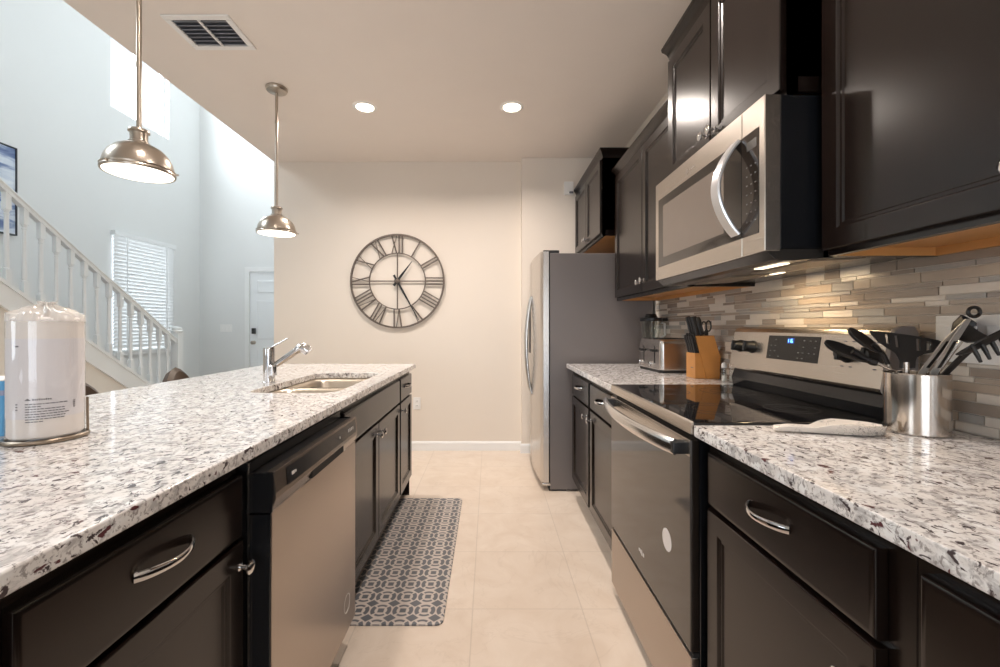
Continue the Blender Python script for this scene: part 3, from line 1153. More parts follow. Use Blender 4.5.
def wall_cabinet(label, xf, y0, y1, z0, z1, doors, knobs, crown_top, dz0, dz1, crown_far=True, crown_near=True, side_x=XR - .003):
    t = thing('wall_cabinet', label, 'cabinet', ((xf + XR) / 2, (y0 + y1) / 2, z0))
    bm = new()
    xb = xf + .020
    box(bm, xb, side_x, y0 + .0005, y0 + .016, z0, z1); box(bm, xb, side_x, y1 - .016, y1 - .0005, z0, z1)
    box(bm, xb, side_x, y0 + .0005, y1 - .0005, z0 + .040, z1)
    box(bm, xb, xb + .02, y0 + .0005, y1 - .0005, z0, z1)
    obj('carcass', bm, M['cab'], t)
    bm = new()
    box(bm, xb + .0205, side_x - .0005, y0 + .0165, y1 - .0165, z0 + .022, z0 + .0395)
    box(bm, side_x - .018, side_x - .0006, y0 + .0165, y1 - .0165, z0 + .001, z0 + .022)
    box(bm, xb + .0205, side_x - .0185, y1 - .022, y1 - .0165, z0 + .001, z0 + .022)
    obj('bottom_panel', bm, M['maple'], t)
    ds = []
    for (a, c) in doors:
        bm = new(); front(bm, xf, -1, a, c, dz0, dz1, DOOR_PROF)
        ds.append(obj('door', bm, M['cab'], t))
    for i, y, z in knobs:
        knob(ds[i], xf + .0005, -1, y, z)
    # crown moulding wrapping front and exposed ends
    bm = new()
    prof = [(.000, z1 - .022), (.004, z1 - .022), (.007, z1 - .010), (.012, z1 + .004), (.021, z1 + .018), (.028, z1 + .026), (.030, crown_top - .004), (.030, crown_top), (-.012, crown_top), (-.012, z1 - .022)]
    ya, yb = y0, y1
    e0 = 1 if crown_near else 0
    e1 = 1 if crown_far else 0
    lo = []
    if e0: lo.append([(side_x - .002, ya - o_, z_) for o_, z_ in prof])
    lo.append([(xb - o_, ya - o_ * e0, z_) for o_, z_ in prof])
    lo.append([(xb - o_, yb + o_ * e1, z_) for o_, z_ in prof])
    if e1: lo.append([(side_x - .002, yb + o_, z_) for o_, z_ in prof])
    loft(bm, lo)
    obj('crown_moulding', bm, M['cab'], t)
    return t


wall_cabinet('dark wall cabinet at right edge beside the microwave, large plain door', .868, .18, 1.143, 1.360, 2.235,
             [(.668, 1.126), (.196, .662)], [(0, .70, 1.44), (1, .63, 1.43)], 2.275, 1.374, 2.205, True, True)
wall_cabinet('raised dark cabinet above the microwave with two doors and meeting knobs', .782, 1.1445, 1.904, 1.802, 2.378,
             [(1.160, 1.521), (1.527, 1.888)], [(0, 1.497, 1.862), (1, 1.552, 1.862)], 2.420, 1.815, 2.335)
wall_cabinet('two-door dark wall cabinet between the microwave and refrigerator', .868, 1.9055, 2.995, 1.354, 2.235,
             [(1.922, 2.447), (2.453, 2.978)], [(0, 2.418, 1.438), (1, 2.484, 1.43)], 2.275, 1.374, 2.205, True, True)
wall_cabinet('short dark cabinet mounted above the refrigerator', .790, 3.065, 3.985, 1.825, 2.400,
             [(3.082, 3.522), (3.528, 3.968)], [(0, 3.50, 1.885), (1, 3.552, 1.885)], 2.440, 1.845, 2.370, False, True)

# ------------------------------------------------------------------ refrigerator
t = thing('refrigerator', 'tall side-by-side refrigerator with grey side and stainless doors', 'refrigerator', (.80, 3.52, 0))
b = new(); box(b, .433, 1.168, 3.066, 3.968, .012, 1.700, .006); obj('cabinet_body', b, M['fridge_side'], t)
b = new(); box(b, .426, .55, 3.075, 3.96, .0, .05, .003); box(b, 1.05, 1.15, 3.08, 3.95, 0, .04); obj('base_grille', b, M['black_plastic'], t)


def fridge_door(y0, y1, label=None):
    bm = new()
    n_ = 14
    poly = []
    for k in range(n_ + 1):
        s_ = k / n_
        e_ = min(1, min(s_, 1 - s_) / .035)
        g = 3.066 + (3.968 - 3.066) * 0
        yy = y0 + (y1 - y0) * s_
        tt = (yy - 3.066) / .902
        bul = .026 * math.sin(PI * tt) ** .8 if 0 < tt < 1 else 0
        poly.append((.374 - bul + .012 * (1 - e_ ** .5), yy))
    poly += [(.424, y1), (.424, y0)]
    prism(bm, poly, 'z', .060, 1.712)
    return obj('refrigerator_door', bm, M['steel_v'], t)


fd = fridge_door(3.070, 3.560)
ff = fridge_door(3.568, 3.966)
for dd, yy in ((fd, 3.525), (ff, 3.605)):
    b = new()
    pts = [(.350 - .046 * math.sin(PI * k / 20) ** .7, yy, .62 + .80 * k / 20) for k in range(21)]
    sweep(b, pts, circ(.009, .012, 12), (1, 0, 0))
    obj('bow_handle', b, M['steel_v'], dd)
b = new(); box(b, .342, .352, 3.69, 3.86, .95, 1.35, .004); obj('water_dispenser', b, M['black_gloss'], ff)
for yy in (3.075, 3.925):
    b = new(); box(b, .385, .50, yy, yy + .035, 1.7005, 1.722, .004); obj('hinge_cover', b, M['black_plastic'], t)
b = new(); box(b, .376, .440, 3.068, 3.10, .040, .058, .003); obj('bottom_hinge', b, M['chrome'], t)
b = new(); box(b, .4242, .4328, 3.074, 3.960, .065, 1.70); obj('door_gap_shade', b, M['dark_gap'], t)  # dark sheet standing in for the shade in the gap behind the doors

# ------------------------------------------------------------------ staircase
XS = -3.52
SL = .689


def rail_z(y): return 1.065 + SL * (4.78 - y)


def cap_z(y): return rail_z(y) - .735


t = thing('staircase', 'white-railed staircase rising along the left wall of the foyer', 'staircase', (-4.0, 4.8, 0))
YT, YBt = 1.3, 4.90
b = new()
prism(b, [(YBt, 0), (YBt, cap_z(YBt) - .03), (YT, cap_z(YT) - .03), (YT, 0)], 'x', XS - .055, XS + .045)
obj('knee_wall', b, M['knee_wall'], t)
b = new()
for x0, x1, o0, o1 in ((XS - .075, XS + .065, -.030, 0), (XS + .045, XS + .056, -.175, -.030), (XS + .045, XS + .066, -.20, -.172)):
    prism(b, [(YBt + .0, cap_z(YBt) + o0), (YBt, cap_z(YBt) + o1), (YT, cap_z(YT) + o1), (YT, cap_z(YT) + o0)], 'x', x0, x1)
obj('skirt_trim', b, M['stair_white'], t)
RUN = .186 / SL
prev = None
for k in range(1, 16):
    zt = .186 * k
    yn = 4.78 - (zt - .035 - .33) / SL
    y_b = yn - RUN
    b = new()
    if k == 1:
        box(b, XF + .02, XS - .056, y_b - .02, yn, .0, zt - .001, .006, 1)
    else:
        box(b, XF + .02, XS - .056, y_b - .02, yn, zt - .23, zt, .012, 2)
    obj('tread', b, M['carpet'], t)
b = new()
prism(b, [(4.95, 0.0), (4.95, .25), (YT, cap_z(YT) + .16), (YT, cap_z(YT) - .15), (4.6, 0)], 'x', XF + .001, XF + .018)
obj('wall_skirt', b, M['stair_white'], t)
b = new()
ya, yb = YT, 4.80
sec = [(-.030, 0), (-.032, -.012), (-.022, -.022), (-.022, -.050), (.022, -.050), (.022, -.022), (.032, -.012), (.030, 0), (.016, .008), (-.016, .008)]
lo = []
for y in (ya, yb):
    lo.append([(XS + a, y, rail_z(y) - .008 + c) for a, c in sec])
loft(b, lo)
obj('handrail', b, M['stair_white'], t)


def baluster(y):
    z0, z1 = cap_z(y) - .012, rail_z(y) - .052
    bm = new()
    w_ = .019
    H = z1 - z0
    box(bm, XS - w_, XS + w_, y - w_, y + w_, z0, z0 + .14, .002, 1)
    lathe(bm, [(.016, .139), (.020, .146), (.014, .155), (.0175, .175), (.0150, H * .45), (.0135, H - .16), (.018, H - .15), (.013, H - .142), (.019, H - .122), (.020, H - .119)], (XS, y, z0), 14)
    box(bm, XS - w_, XS + w_, y - w_, y + w_, z0 + H - .120, z0 + H + .008, .002, 1)
    return obj('baluster', bm, M['stair_white'], t)


y = 4.70
while y > 1.6:
    baluster(y)
    y -= .1205
b = new()
NY = 4.845
box(b, XS - .042, XS + .042, NY - .042, NY + .042, 0, 1.12, .004)
lathe(b, [(.050, 0), (.058, .012), (.058, .022), (.048, .032), (.050, .05), (.040, .062), (.012, .072), (.002, .074)], (XS, NY, 1.105), 20)
obj('newel_post', b, M['stair_white'], t)

# ------------------------------------------------------------------ foyer: blinds, painting, switch plate
t = thing('window_blinds', 'white slatted blinds covering the lower foyer window beyond the stair rail', 'blinds', (XF + .03, 5.645, .86))
b = new(); box(b, XF + .005, XF + .065, W1[0] - .03, W1[1] + .03, 2.275, 2.335, .006); obj('headrail', b, M['blind'], t)
b = new()
zz = 2.265
while zz > .90:
    t_ = math.radians(62)
    c_, s_ = math.cos(t_) * .024, math.sin(t_) * .024
    prism(b, [(XF + .034 - c_, zz - s_), (XF + .034 - c_ + .0025, zz - s_ - .001), (XF + .034 + c_ + .0025, zz + s_ - .001), (XF + .034 + c_, zz + s_)], 'y', W1[0] - .015, W1[1] + .015)
    zz -= .0445
obj('blind_panel', b, M['blind'], t)
b = new(); box(b, XF + .010, XF + .058, W1[0] - .015, W1[1] + .015, .862, .884, .004); obj('bottom_rail', b, M['blind'], t)
for yy in (W1[0] + .15, W1[1] - .15):
    b = new(); box(b, XF + .061, XF + .0625, yy - .011, yy + .011, .87, 2.28); obj('ladder_tape', b, M['blind'], t)

t = thing('framed_painting', 'dark-framed blue and white abstract painting on the wall above the stairs', 'painting', (XF + .02, 3.65, 2.04))
b = new()
PY0, PY1, PZ0, PZ1 = 3.07, 4.105, 2.04, 2.875
box(b, XF + .001, XF + .026, PY0 + .012, PY1 - .012, PZ0 + .012, PZ1 - .012); obj('canvas', b, M['art'], t)
b = new()
for a in ((PY0, PY0 + .012, PZ0, PZ1), (PY1 - .012, PY1, PZ0, PZ1), (PY0 + .012, PY1 - .012, PZ0, PZ0 + .012), (PY0 + .012, PY1 - .012, PZ1 - .012, PZ1)):
    box(b, XF + .001, XF + .036, a[0], a[1], a[2], a[3], .002, 1)
obj('picture_frame', b, simple('frame_black', (.02, .022, .03), .4), t)


def wall_plate(name, label, cat, x, y, z, w_, h_, kind, gangs=1, axis='y'):
    t = thing(name, label, cat, (x, y, z - h_ / 2))
    R = Matrix.Translation((x, y, z)) if axis == 'y' else Matrix.Translation((x, y, z)) @ Matrix.Rotation(-PI / 2, 4, 'Z')
    bm = new(); box(bm, -w_ / 2, w_ / 2, -.006, -.0006, -h_ / 2, h_ / 2, .003, M=R); obj('cover_plate', bm, M['plastic_white'], t)
    for g in range(gangs):
        cx = -w_ / 2 + w_ * (g + .5) / gangs
        if kind == 'switch':
            bm = new(); box(bm, cx - .016, cx + .016, -.0095, -.004, -.033, .033, .002, M=R); obj('rocker', bm, M['plastic_white'], t)
        else:
            for zz in (-.022, .022):
                bm = new(); box(bm, cx - .016, cx + .016, -.0085, -.004, zz - .015, zz + .015, .004, M=R); so = obj('socket', bm, M['plastic_white'], t)
                bm = new()
                for dx in (-.006, .006):
                    box(bm, cx + dx - .0012, cx + dx + .0012, -.0088, -.0083, zz - .003, zz + .006, M=R)
                obj('slot', bm, M['dark_gap'], so)
    return t


wall_plate('switch_plate', 'white three-gang switch plate beside the front door', 'light switch', (226.2 - 489.5) * YF / FOC, YF, 1.15, .185, .115, 'switch', 3)
wall_plate('wall_outlet', 'white outlet low on the far wall beyond the island end', 'outlet', -.690, YK, .445, .07, .115, 'outlet')
wall_plate('switch_plate', 'white plate on the backsplash behind the utensil crock', 'light switch', XR - .0088, 1.048, 1.145, .162, .118, 'switch', 3, 'x')
t = thing('door_chime', 'small white box high on the far wall beside the fridge cabinet', 'door chime', (.715, YA - .02, 2.40))
b = new(); box(b, .69, .775, YA - .035, YA - .001, 2.395, 2.515, .006); obj('chime_cover', b, M['plastic_white'], t)
b = new(); box(b, .735, .772, YA - .048, YA - .034, 2.402, 2.420, .004); obj('sensor_eye', b, M['print_grey'], t)

# ------------------------------------------------------------------ wall clock
CX, CZ, CY = (397.9 - 489.5) * YK / FOC, CAM_Z + (326.5 - 281.4) * YK / FOC, YK - .022
t = thing('wall_clock', 'large open metal wall clock with roman numerals on the far wall', 'clock', (CX, CY, CZ - .447))


def ring(bm, r, w_, th):
    pts = [(CX + r * math.cos(a), CY, CZ + r * math.sin(a)) for a in [2 * PI * k / 72 for k in range(72)]]
    sweep(bm, pts, rect(th, w_), (0, 1, 0), closed=True)


b = new(); ring(b, .4390, .0085, .008); obj('outer_ring', b, M['iron'], t, smooth=40)
b = new(); ring(b, .2645, .0052, .005); obj('inner_ring', b, M['iron'], t, smooth=40)


def stroke(bm, th, u0, v0, u1, v1, w_):
    def P(u, v):
        return Vector((CX + math.sin(th) * v + math.cos(th) * u, CY, CZ + math.cos(th) * v - math.sin(th) * u))
    sweep(bm, [P(u0, v0), P(u1, v1)], rect(w_ / 2, .004), (0, 1, 0))


NUM = ['XII', 'I', 'II', 'III', 'IIII', 'V', 'VI', 'VII', 'VIII', 'IX', 'X', 'XI']
VA, VB = .262, .432
for k, s in enumerate(NUM):
    th = k * PI / 6
    wid = {'I': .030, 'V': .062, 'X': .062}
    tot = sum(wid[c] for c in s)
    u = -tot / 2
    b = new()
    for c in s:
        m_ = u + wid[c] / 2
        h_ = wid[c] / 2 - .008
        if c == 'I':
            stroke(b, th, m_, VA, m_, VB, .012)
        elif c == 'V':
            stroke(b, th, m_ - h_, VB, m_, VA, .013); stroke(b, th, m_ + h_, VB, m_, VA, .006)
        else:
            stroke(b, th, m_ - h_, VB, m_ + h_, VA, .013); stroke(b, th, m_ + h_, VB, m_ - h_, VA, .006)
        u += wid[c]
    obj('numeral', b, M['iron'], t)
for k in range(4):
    b = new(); stroke(b, k * PI / 2, 0, .02, 0, .262, .010); obj('cross_bar', b, M['iron'], t)
black_iron = simple('black_hands', (.02, .02, .022), .4, .3)


def hand(name, deg, L, tail, w_):
    th = math.radians(deg)

    def P(u, v): return (CX + math.sin(th) * v + math.cos(th) * u, CZ + math.cos(th) * v - math.sin(th) * u)
    bm = new()
    prism(bm, [P(-w_, 0), P(-w_ * 1.2, -tail), P(w_ * 1.2, -tail), P(w_, 0), P(w_ * 1.1, L * .25), P(.002, L), P(-.002, L), P(-w_ * 1.1, L * .25)], 'y', CY - .014, CY - .010)
    obj(name, bm, black_iron, t)


hand('hour_hand', 37, .23, .055, .010)
hand('minute_hand', 151, .425, .065, .009)
b = new()
lathe(b, [(.030, 0), (.030, .012), (.016, .018), (.004, .020)], seg=24, M=Matrix.Translation((CX, CY + .002, CZ)) @ Matrix.Rotation(PI / 2, 4, 'X'))
box(b, CX - .024, CX + .024, CY + .003, YK - .001, CZ - .024, CZ + .024, .004)
obj('clock_hub', b, M['iron'], t)

# ------------------------------------------------------------------ ceiling: pendants, downlights, vent


def pendant(y, label):
    X = -1.398
    zr = 1.785
    t = thing('pendant_lamp', label, 'pendant lamp', (X, y, zr), group='pendants above the island')
    b = new(); lathe(b, [(.066, -.002), (.066, -.014), (.060, -.024), (.020, -.030), (.010, -.034)], (X, y, ZC), 32); obj('canopy', b, M['nickel'], t)
    b = new(); cyl(b, (X, y, 1.955), (X, y, ZC - .028), .0092, seg=14)
    for zz in (2.22, 2.52): lathe(b, [(.0092, -.012), (.0108, -.010), (.0108, .010), (.0092, .012)], (X, y, zz), 14)
    obj('stem', b, M['nickel'], t)
    b = new()
    lathe(b, [(.010, .185), (.014, .178), (.034, .174), (.036, .168), (.036, .164), (.030, .160), (.029, .140), (.030, .128), (.036, .124), (.036, .118), (.042, .112)], (X, y, zr), 28)
    obj('socket_cap', b, M['nickel'], t)
    b = new()
    outer = [(.041, .114), (.060, .108), (.080, .096), (.098, .076), (.110, .052), (.116, .028), (.1175, .014)]
    inner = [(.1150, .014), (.1130, .028), (.107, .051), (.095, .074), (.078, .093), (.058, .105), (.040, .110)]
    lathe(b, outer + inner, (X, y, zr), 48, cap0=False, cap1=False)
    obj('shade', b, M['nickel'], t)
    b = new(); lathe(b, [(.1155, .000), (.1205, .000), (.1225, .006), (.1205, .012), (.1225, .018), (.1175, .020), (.1150, .018)], (X, y, zr), 48, cap0=False, cap1=False); obj('rim_band', b, M['nickel'], t)
    for k in range(3):
        a = k * 2 * PI / 3 + .35
        b = new(); cyl(b, (X + .118 * math.cos(a), y + .118 * math.sin(a), zr + .010), (X + .134 * math.cos(a), y + .134 * math.sin(a), zr + .010), .004, seg=10)
        obj('thumb_screw', b, M['nickel'], t)
    b = new(); lathe(b, [(.1148, .006), (.112, .000), (.08, -.006), (.03, -.009), (.002, -.0095)], (X, y, zr), 40, cap1=False); obj('glass_diffuser', b, M['lens_pendant'], t)
    L = bpy.data.lights.new('pendant_bulb', 'AREA'); L.shape = 'DISK'; L.size = .20; L.energy = 2.5; L.color = (1, .89, .74)
    lo_ = bpy.data.objects.new('pendant_bulb', L); lo_.location = (0, 0, -.015); lo_.parent = t; COL.objects.link(lo_)


pendant(1.715, 'nearer brushed-nickel dome pendant lamp hanging above the island')
pendant(2.825, 'farther brushed-nickel dome pendant lamp hanging near the clock wall')


def downlight(x, y, label, w_=17.0):
    t = thing('recessed_light', label, 'recessed light', (x, y, ZC - .006), group='recessed ceiling lights')
    b = new(); lathe(b, [(.062, -.0005), (.062, -.004), (.066, -.007), (.080, -.005), (.085, -.0008)], (x, y, ZC), 40, cap0=False, cap1=False); obj('trim_ring', b, M['plastic_white'], t)
    b = new(); lathe(b, [(.064, -.001), (.064, -.003), (.04, -.0042), (.002, -.0045)], (x, y, ZC), 32); obj('lens', b, M['lens_warm'], t)
    L = bpy.data.lights.new('downlight_bulb', 'AREA'); L.shape = 'DISK'; L.size = .12; L.energy = w_; L.color = (1, .885, .80); L.spread = math.radians(150)
    lo_ = bpy.data.objects.new('downlight_bulb', L); lo_.location = (0, 0, -.008); lo_.parent = t; COL.objects.link(lo_)


downlight(-.889, 3.07, 'left of the two lit recessed ceiling lights near the far wall', 15.0)
downlight(.160, 3.07, 'right of the two lit recessed ceiling lights near the far wall')
downlight(-.889, 1.25, 'lit recessed ceiling light over the island, above the picture', 4.5)
downlight(.160, 1.25, 'lit recessed ceiling light over the aisle, above the picture', 16.0)
downlight(-.40, -1.4, 'lit recessed ceiling light behind the viewpoint', 5.0)

t = thing('ceiling_vent', 'white rectangular louvred air vent in the kitchen ceiling', 'air vent', (-1.475, 2.295, ZC - .012))
VX0, VX1, VY0, VY1 = -1.654, -1.312, 2.156, 2.424
b = new()
for a in ((VX0, VX1, VY0, VY0 + .032), (VX0, VX1, VY1 - .032, VY1), (VX0, VX0 + .032, VY0 + .032, VY1 - .032), (VX1 - .032, VX1, VY0 + .032, VY1 - .032)):
    box(b, a[0], a[1], a[2], a[3], ZC - .010, ZC - .0006, .002, 1)
obj('vent_frame', b, M['plastic_white'], t)
b = new(); box(b, (VX0 + VX1) / 2 - .007, (VX0 + VX1) / 2 + .007, VY0 + .032, VY1 - .032, ZC - .011, ZC - .002, .001, 1); obj('centre_bar', b, M['plastic_white'], t)
b = new(); box(b, VX0 + .032, VX1 - .032, VY0 + .032, VY1 - .032, ZC - .0018, ZC - .0007); obj('vent_back', b, M['vent_dark'], t)
for k in range(7):
    yy = VY0 + .045 + k * .0296
    b = new()
    prism(b, [(yy - .010, ZC - .0105), (yy - .009, ZC - .0112), (yy + .010, ZC - .003), (yy + .009, ZC - .0022)], 'x', VX0 + .032, VX1 - .032)
    obj('louvre', b, M['vent_slat'], t)

# ------------------------------------------------------------------ floor mat
b = new()
lo = []
for ins, z_ in ((0, .0005), (0, .006), (.006, .010)):
    lo.append([(x, y, z_) for x, y in rrect(-.610 + ins, -.183 - ins, 1.688 + ins, 2.930 - ins, .03 - ins)])
loft(b, lo)
tag(obj('floor_mat', b, M['mat'], origin=(-.3965, 2.309, 0)), 'grey and cream patterned kitchen mat on the floor before the sink cabinet', 'mat')

# ------------------------------------------------------------------ bar stools


def stool(y, label, rz):
    t = thing('bar_stool', label, 'bar stool', (-1.59, y, 0), group='stools on the seating side of the island')
    bm = new()
    lo = []
    for ins, z_ in ((.03, .58), (0, .60), (0, .635), (.02, .655)):
        lo.append([(-1.59 + px, y + py, z_) for px, py in rrect(-.20 + ins, .20 - ins, -.20 + ins, .20 - ins, .07)])
    loft(bm, lo); obj('seat', bm, M['leather'], t)
    bm = new()
    # curved padded back, higher in the middle
    lo = []
    for i in range(13):
        a = -1 + 2 * i / 12
        ang = a * 1.05
        top = .945 - .34 * abs(a) ** 1.8
        r0, r1 = .195, .232
        def P(r, z_): return (-1.57 - r * math.cos(ang), y + r * math.sin(ang), z_)
        lo.append([P(r0, .62), P(r0 - .006, top - .02), P((r0 + r1) / 2, top), P(r1 + .006, top - .02), P(r1, .62)])
    loft(bm, lo); obj('backrest', bm, M['leather'], t)
    for sx in (-1, 1):
        for sy in (-1, 1):
            bm = new()
            sweep(bm, [(-1.59 + sx * .16, y + sy * .16, .59), (-1.59 + sx * .20, y + sy * .20, 0)], rect(.019, .019), (1, 0, 0), scale=[1, .75])
            obj('leg', bm, M['stool_wood'], t)
    bm = new()
    for sx in (-1, 1): box(bm, -1.59 + sx * .187 - .01, -1.59 + sx * .187 + .01, y - .18, y + .18, .20, .23, .003, 1)
    for sy in (-1, 1): box(bm, -1.59 - .18, -1.59 + .18, y + sy * .187 - .01, y + sy * .187 + .01, .20, .23, .003, 1)
    obj('footrest', bm, M['stool_wood'], t)
    return t


stool(1.855, 'dark brown leather bar stool peeking out beside the paper towel roll', 0)
stool(2.44, 'dark brown leather bar stool beyond the island in front of the newel post', 0)

# ------------------------------------------------------------------ paper towels, holder, blue box
TX, TY = -1.035, 1.005
t = thing('paper_towel_holder', 'bronze wire paper towel holder with round base on the island', 'paper towel holder', (TX, TY, .914))
b = new()
pts = [(TX + .0705 * math.cos(2 * PI * k / 48), TY + .0705 * math.sin(2 * PI * k / 48), .9195) for k in range(48)]
tube(b, pts, .005, 10, closed=True); obj('base_ring', b, M['holder_metal'], t)
b = new()
for a in (0.2, 0.2 + 2 * PI / 3, .2 + 4 * PI / 3):
    cyl(b, (TX, TY, .9195), (TX + .069 * math.cos(a), TY + .069 * math.sin(a), .9195), .003, seg=8)
obj('base_spoke', b, M['holder_metal'], t)
b = new(); cyl(b, (TX, TY, .918), (TX, TY, 1.215), .0045, seg=10); obj('centre_rod', b, M['holder_metal'], t)
b = new()
aa = math.radians(41)
dx, dy = math.cos(aa), math.sin(aa)
tube(b, [(TX + .0705 * dx, TY + .0705 * dy, .918), (TX + .0700 * dx, TY + .0700 * dy, .95), (TX + .0695 * dx, TY + .0695 * dy, .99), (TX + .0695 * dx, TY + .0695 * dy, 1.005)], .0028, 8, up=(dx, dy, 0)); obj('tension_arm', b, M['holder_metal'], t)
RR = .064
t = thing('paper_towel_roll', 'plastic-wrapped white paper towel roll standing on the island at left', 'paper towels', (TX, TY, .9255))
b = new()
lathe(b, [(.020, .2725), (.060, .272), (RR, .268), (RR, .004), (.060, 0), (.020, 0), (.020, .2725)], (TX, TY, .9255), 48, cap0=False, cap1=False)
obj('roll_paper', b, M['paper'], t)
b = new(); lathe(b, [(.0198, 0), (.0198, .274), (.018, .274), (.018, 0)], (TX, TY, .9255), 24, cap0=False, cap1=False); obj('cardboard_core', b, simple('cardboard', (.40, .30, .20), .8), t)
b = new(); lathe(b, [(RR + .0006, .046), (RR + .0010, .047), (RR + .0010, .222), (RR + .0006, .223)], (TX, TY, .9255), 64, cap0=False, cap1=False); sl = obj('label_sleeve', b, M['sleeve'], t)
random.seed(3)
b = new()
lo = []
SEGW = 72
prof = [(RR + .0016, -.001), (RR + .0022, .02), (RR + .0019, .14), (RR + .0022, .262), (RR - .002, .277), (RR - .016, .284), (.032, .291), (.016, .297), (.010, .300), (.014, .306), (.004, .305)]
for i, (r, z_) in enumerate(prof):
    amp = 0 if i < 2 else (.0006 if i < 4 else .0035)
    ringp = []
    for k in range(SEGW):
        a = 2 * PI * k / SEGW
        w_ = amp * (math.sin(7 * a + i) + .6 * math.sin(13 * a + 2.1 * i) + .5 * math.sin(23 * a))
        ringp.append((TX + (r + w_) * math.cos(a), TY + (r + w_) * math.sin(a), .9255 + z_ + (w_ * .8 if i > 3 else 0)))
    lo.append(ringp)
loft(b, lo[:4], cap0=False, cap1=False)
obj('plastic_film', b, M['wrap'], t, smooth=60)
b = new()
loft(b, lo[3:], cap0=False)
obj('gathered_film', b, M['wrap_top'], t, smooth=60)


def on_roll(bm, ang, z_, w_, h_, r=RR + .0018):
    """a small curved printed patch on the roll"""
    n_ = max(2, int(w_ / .004))
    lo = []
    for k in range(n_ + 1):
        a = ang + (k / n_ - .5) * w_ / r
        lo.append([(TX + rr * math.cos(a), TY + rr * math.sin(a), .9255 + zz) for rr, zz in ((r - .0006, z_), (r, z_), (r, z_ + h_), (r - .0006, z_ + h_))])
    loft(bm, lo)


ang0 = math.atan2(-TY, -TX) - .02     # towards the camera
b = new()
random.seed(9)
for k in range(8):
    z_ = .078 - k * .0056
    y_ = -.034
    end = .030 if k not in (1, 7) else -.008
    if k == 6: end = .027
    while y_ < end:
        w_ = random.uniform(.003, .009)
        on_roll(b, ang0 + (y_ + w_ / 2) / RR + .02, z_, w_, .0020)
        y_ += w_ + .0012
pr = obj('small_print', b, M['print_grey'], sl)
b = new()
for k in range(9):
    w_ = .0022
    on_roll(b, ang0 + (-.0195 + k * .0034) / RR + .0, .0870, w_, .0034 if k % 3 else .0042)
for k in range(5):
    on_roll(b, ang0 + (-.0285) / RR + .0, .0870 + k * .0009, .0098 - k * .002, .0011)
obj('brand_line', b, M['print_grey'], sl)
b = new()
for k in range(7):
    on_roll(b, ang0 + (.0385) / RR + .17, .064 + k * .0025, .0045, .0011 if k % 2 else .0018)
for k in range(3): on_roll(b, ang0 - (.052) / RR + .05, .066 + k * .006, .004, .0025)
on_roll(b, ang0 - (.051) / RR + .05, .205, .006, .003)
obj('barcode', b, M['print_grey'], sl)

t = thing('carton_box', 'blue carton at left edge of the island behind the paper towels', 'box', (-1.215, 1.06, .914))
b = new(); box(b, -1.29, -1.155, 1.02, 1.11, .9145, 1.048, .002, 1); obj('box_body', b, M['box_blue'], t)
b = new(); box(b, -1.2905, -1.1545, 1.0195, 1.1105, 1.012, 1.024); obj('printed_band', b, M['box_band'], t)
b = new(); box(b, -1.2902, -1.1548, 1.0198, 1.1102, 1.0465, 1.0490, .0005, 1); obj('lid_edge', b, M['paper'], t)

# ------------------------------------------------------------------ far right counter: toaster, blender, knife block, shakers
TCX, TCY = 1.055, 2.565
t = thing('toaster', 'stainless four-slot toaster on the far counter beside the knife block', 'toaster', (TCX, TCY, .914), math.radians(3))
Rt = Matrix.Translation((TCX, TCY, .914)) @ Matrix.Rotation(math.radians(3), 4, 'Z')
b = new()
lo = []
for ins, z_ in ((.004, .014), (0, .022), (0, .160), (.004, .178), (.014, .188), (.030, .191)):
    lo.append([(x, y, z_) for x, y in rrect(-.105 + ins, .105 - ins, -.155 + ins, .155 - ins, .022 if ins < .02 else .012)])
loft(b, lo, M=Rt)
obj('toaster_shell', b, M['steel_v'], t)
b = new(); 
lo = [[(x, y, z_) for x, y in rrect(-.103, .103, -.153, .153, .02)] for z_ in (.0005, .0145)]
loft(b, lo, M=Rt); obj('toaster_base', b, M['black_plastic'], t)
for yy in (-.105, -.040, .040, .105):
    b = new(); box(b, -.085, .085, yy - .014, yy + .014, .186, .1925, .003, M=Rt); obj('bread_slot', b, M['dark_gap'], t)
for yy in (-.075, .075):
    b = new(); box(b, -.1065, -.104, yy - .004, yy + .004, .050, .150, M=Rt); obj('lever_track', b, M['dark_gap'], t)
    b = new(); box(b, -.130, -.105, yy - .022, yy + .022, .115, .130, .005, M=Rt); obj('lever', b, M['black_plastic'], t)
    b = new(); lathe(b, [(.014, 0), (.014, .012), (.011, .015), (.002, .015)], seg=20, M=Rt @ Matrix.Translation((-.105, yy + .045, .045)) @ Matrix.Rotation(-PI / 2, 4, 'Y')); obj('browning_dial', b, M['chrome'], t)

BXc, BYc = 1.075, 2.86
t = thing('blender', 'glass-jar blender with black lid in the corner behind the toaster', 'blender', (BXc, BYc, .914))
b = new(); lathe(b, [(.070, .0005), (.072, .01), (.066, .06), (.052, .115), (.048, .130)], (BXc, BYc, .914), 28); obj('motor_base', b, M['black_plastic'], t)
b = new(); lathe(b, [(.047, .130), (.050, .150), (.066, .285), (.068, .300), (.065, .300), (.063, .285), (.047, .152), (.020, .140)], (BXc, BYc, .914), 28, cap0=True, cap1=True); obj('glass_jar', b, M['glass'], t)
b = new(); lathe(b, [(.069, .297), (.071, .300), (.071, .318), (.040, .322), (.032, .345), (.006, .347)], (BXc, BYc, .914), 28)
box(b, BXc + .04, BXc + .102, BYc - .028, BYc + .028, 1.212, 1.232, .006); obj('jar_lid', b, M['black_plastic'], t)
b = new(); tube(b, [(BXc + .066, BYc, 1.20), (BXc + .090, BYc, 1.195), (BXc + .092, BYc, 1.12), (BXc + .056, BYc, 1.09)], .008, 10, up=(0, 1, 0)); obj('jar_handle', b, M['plastic_white'], t)

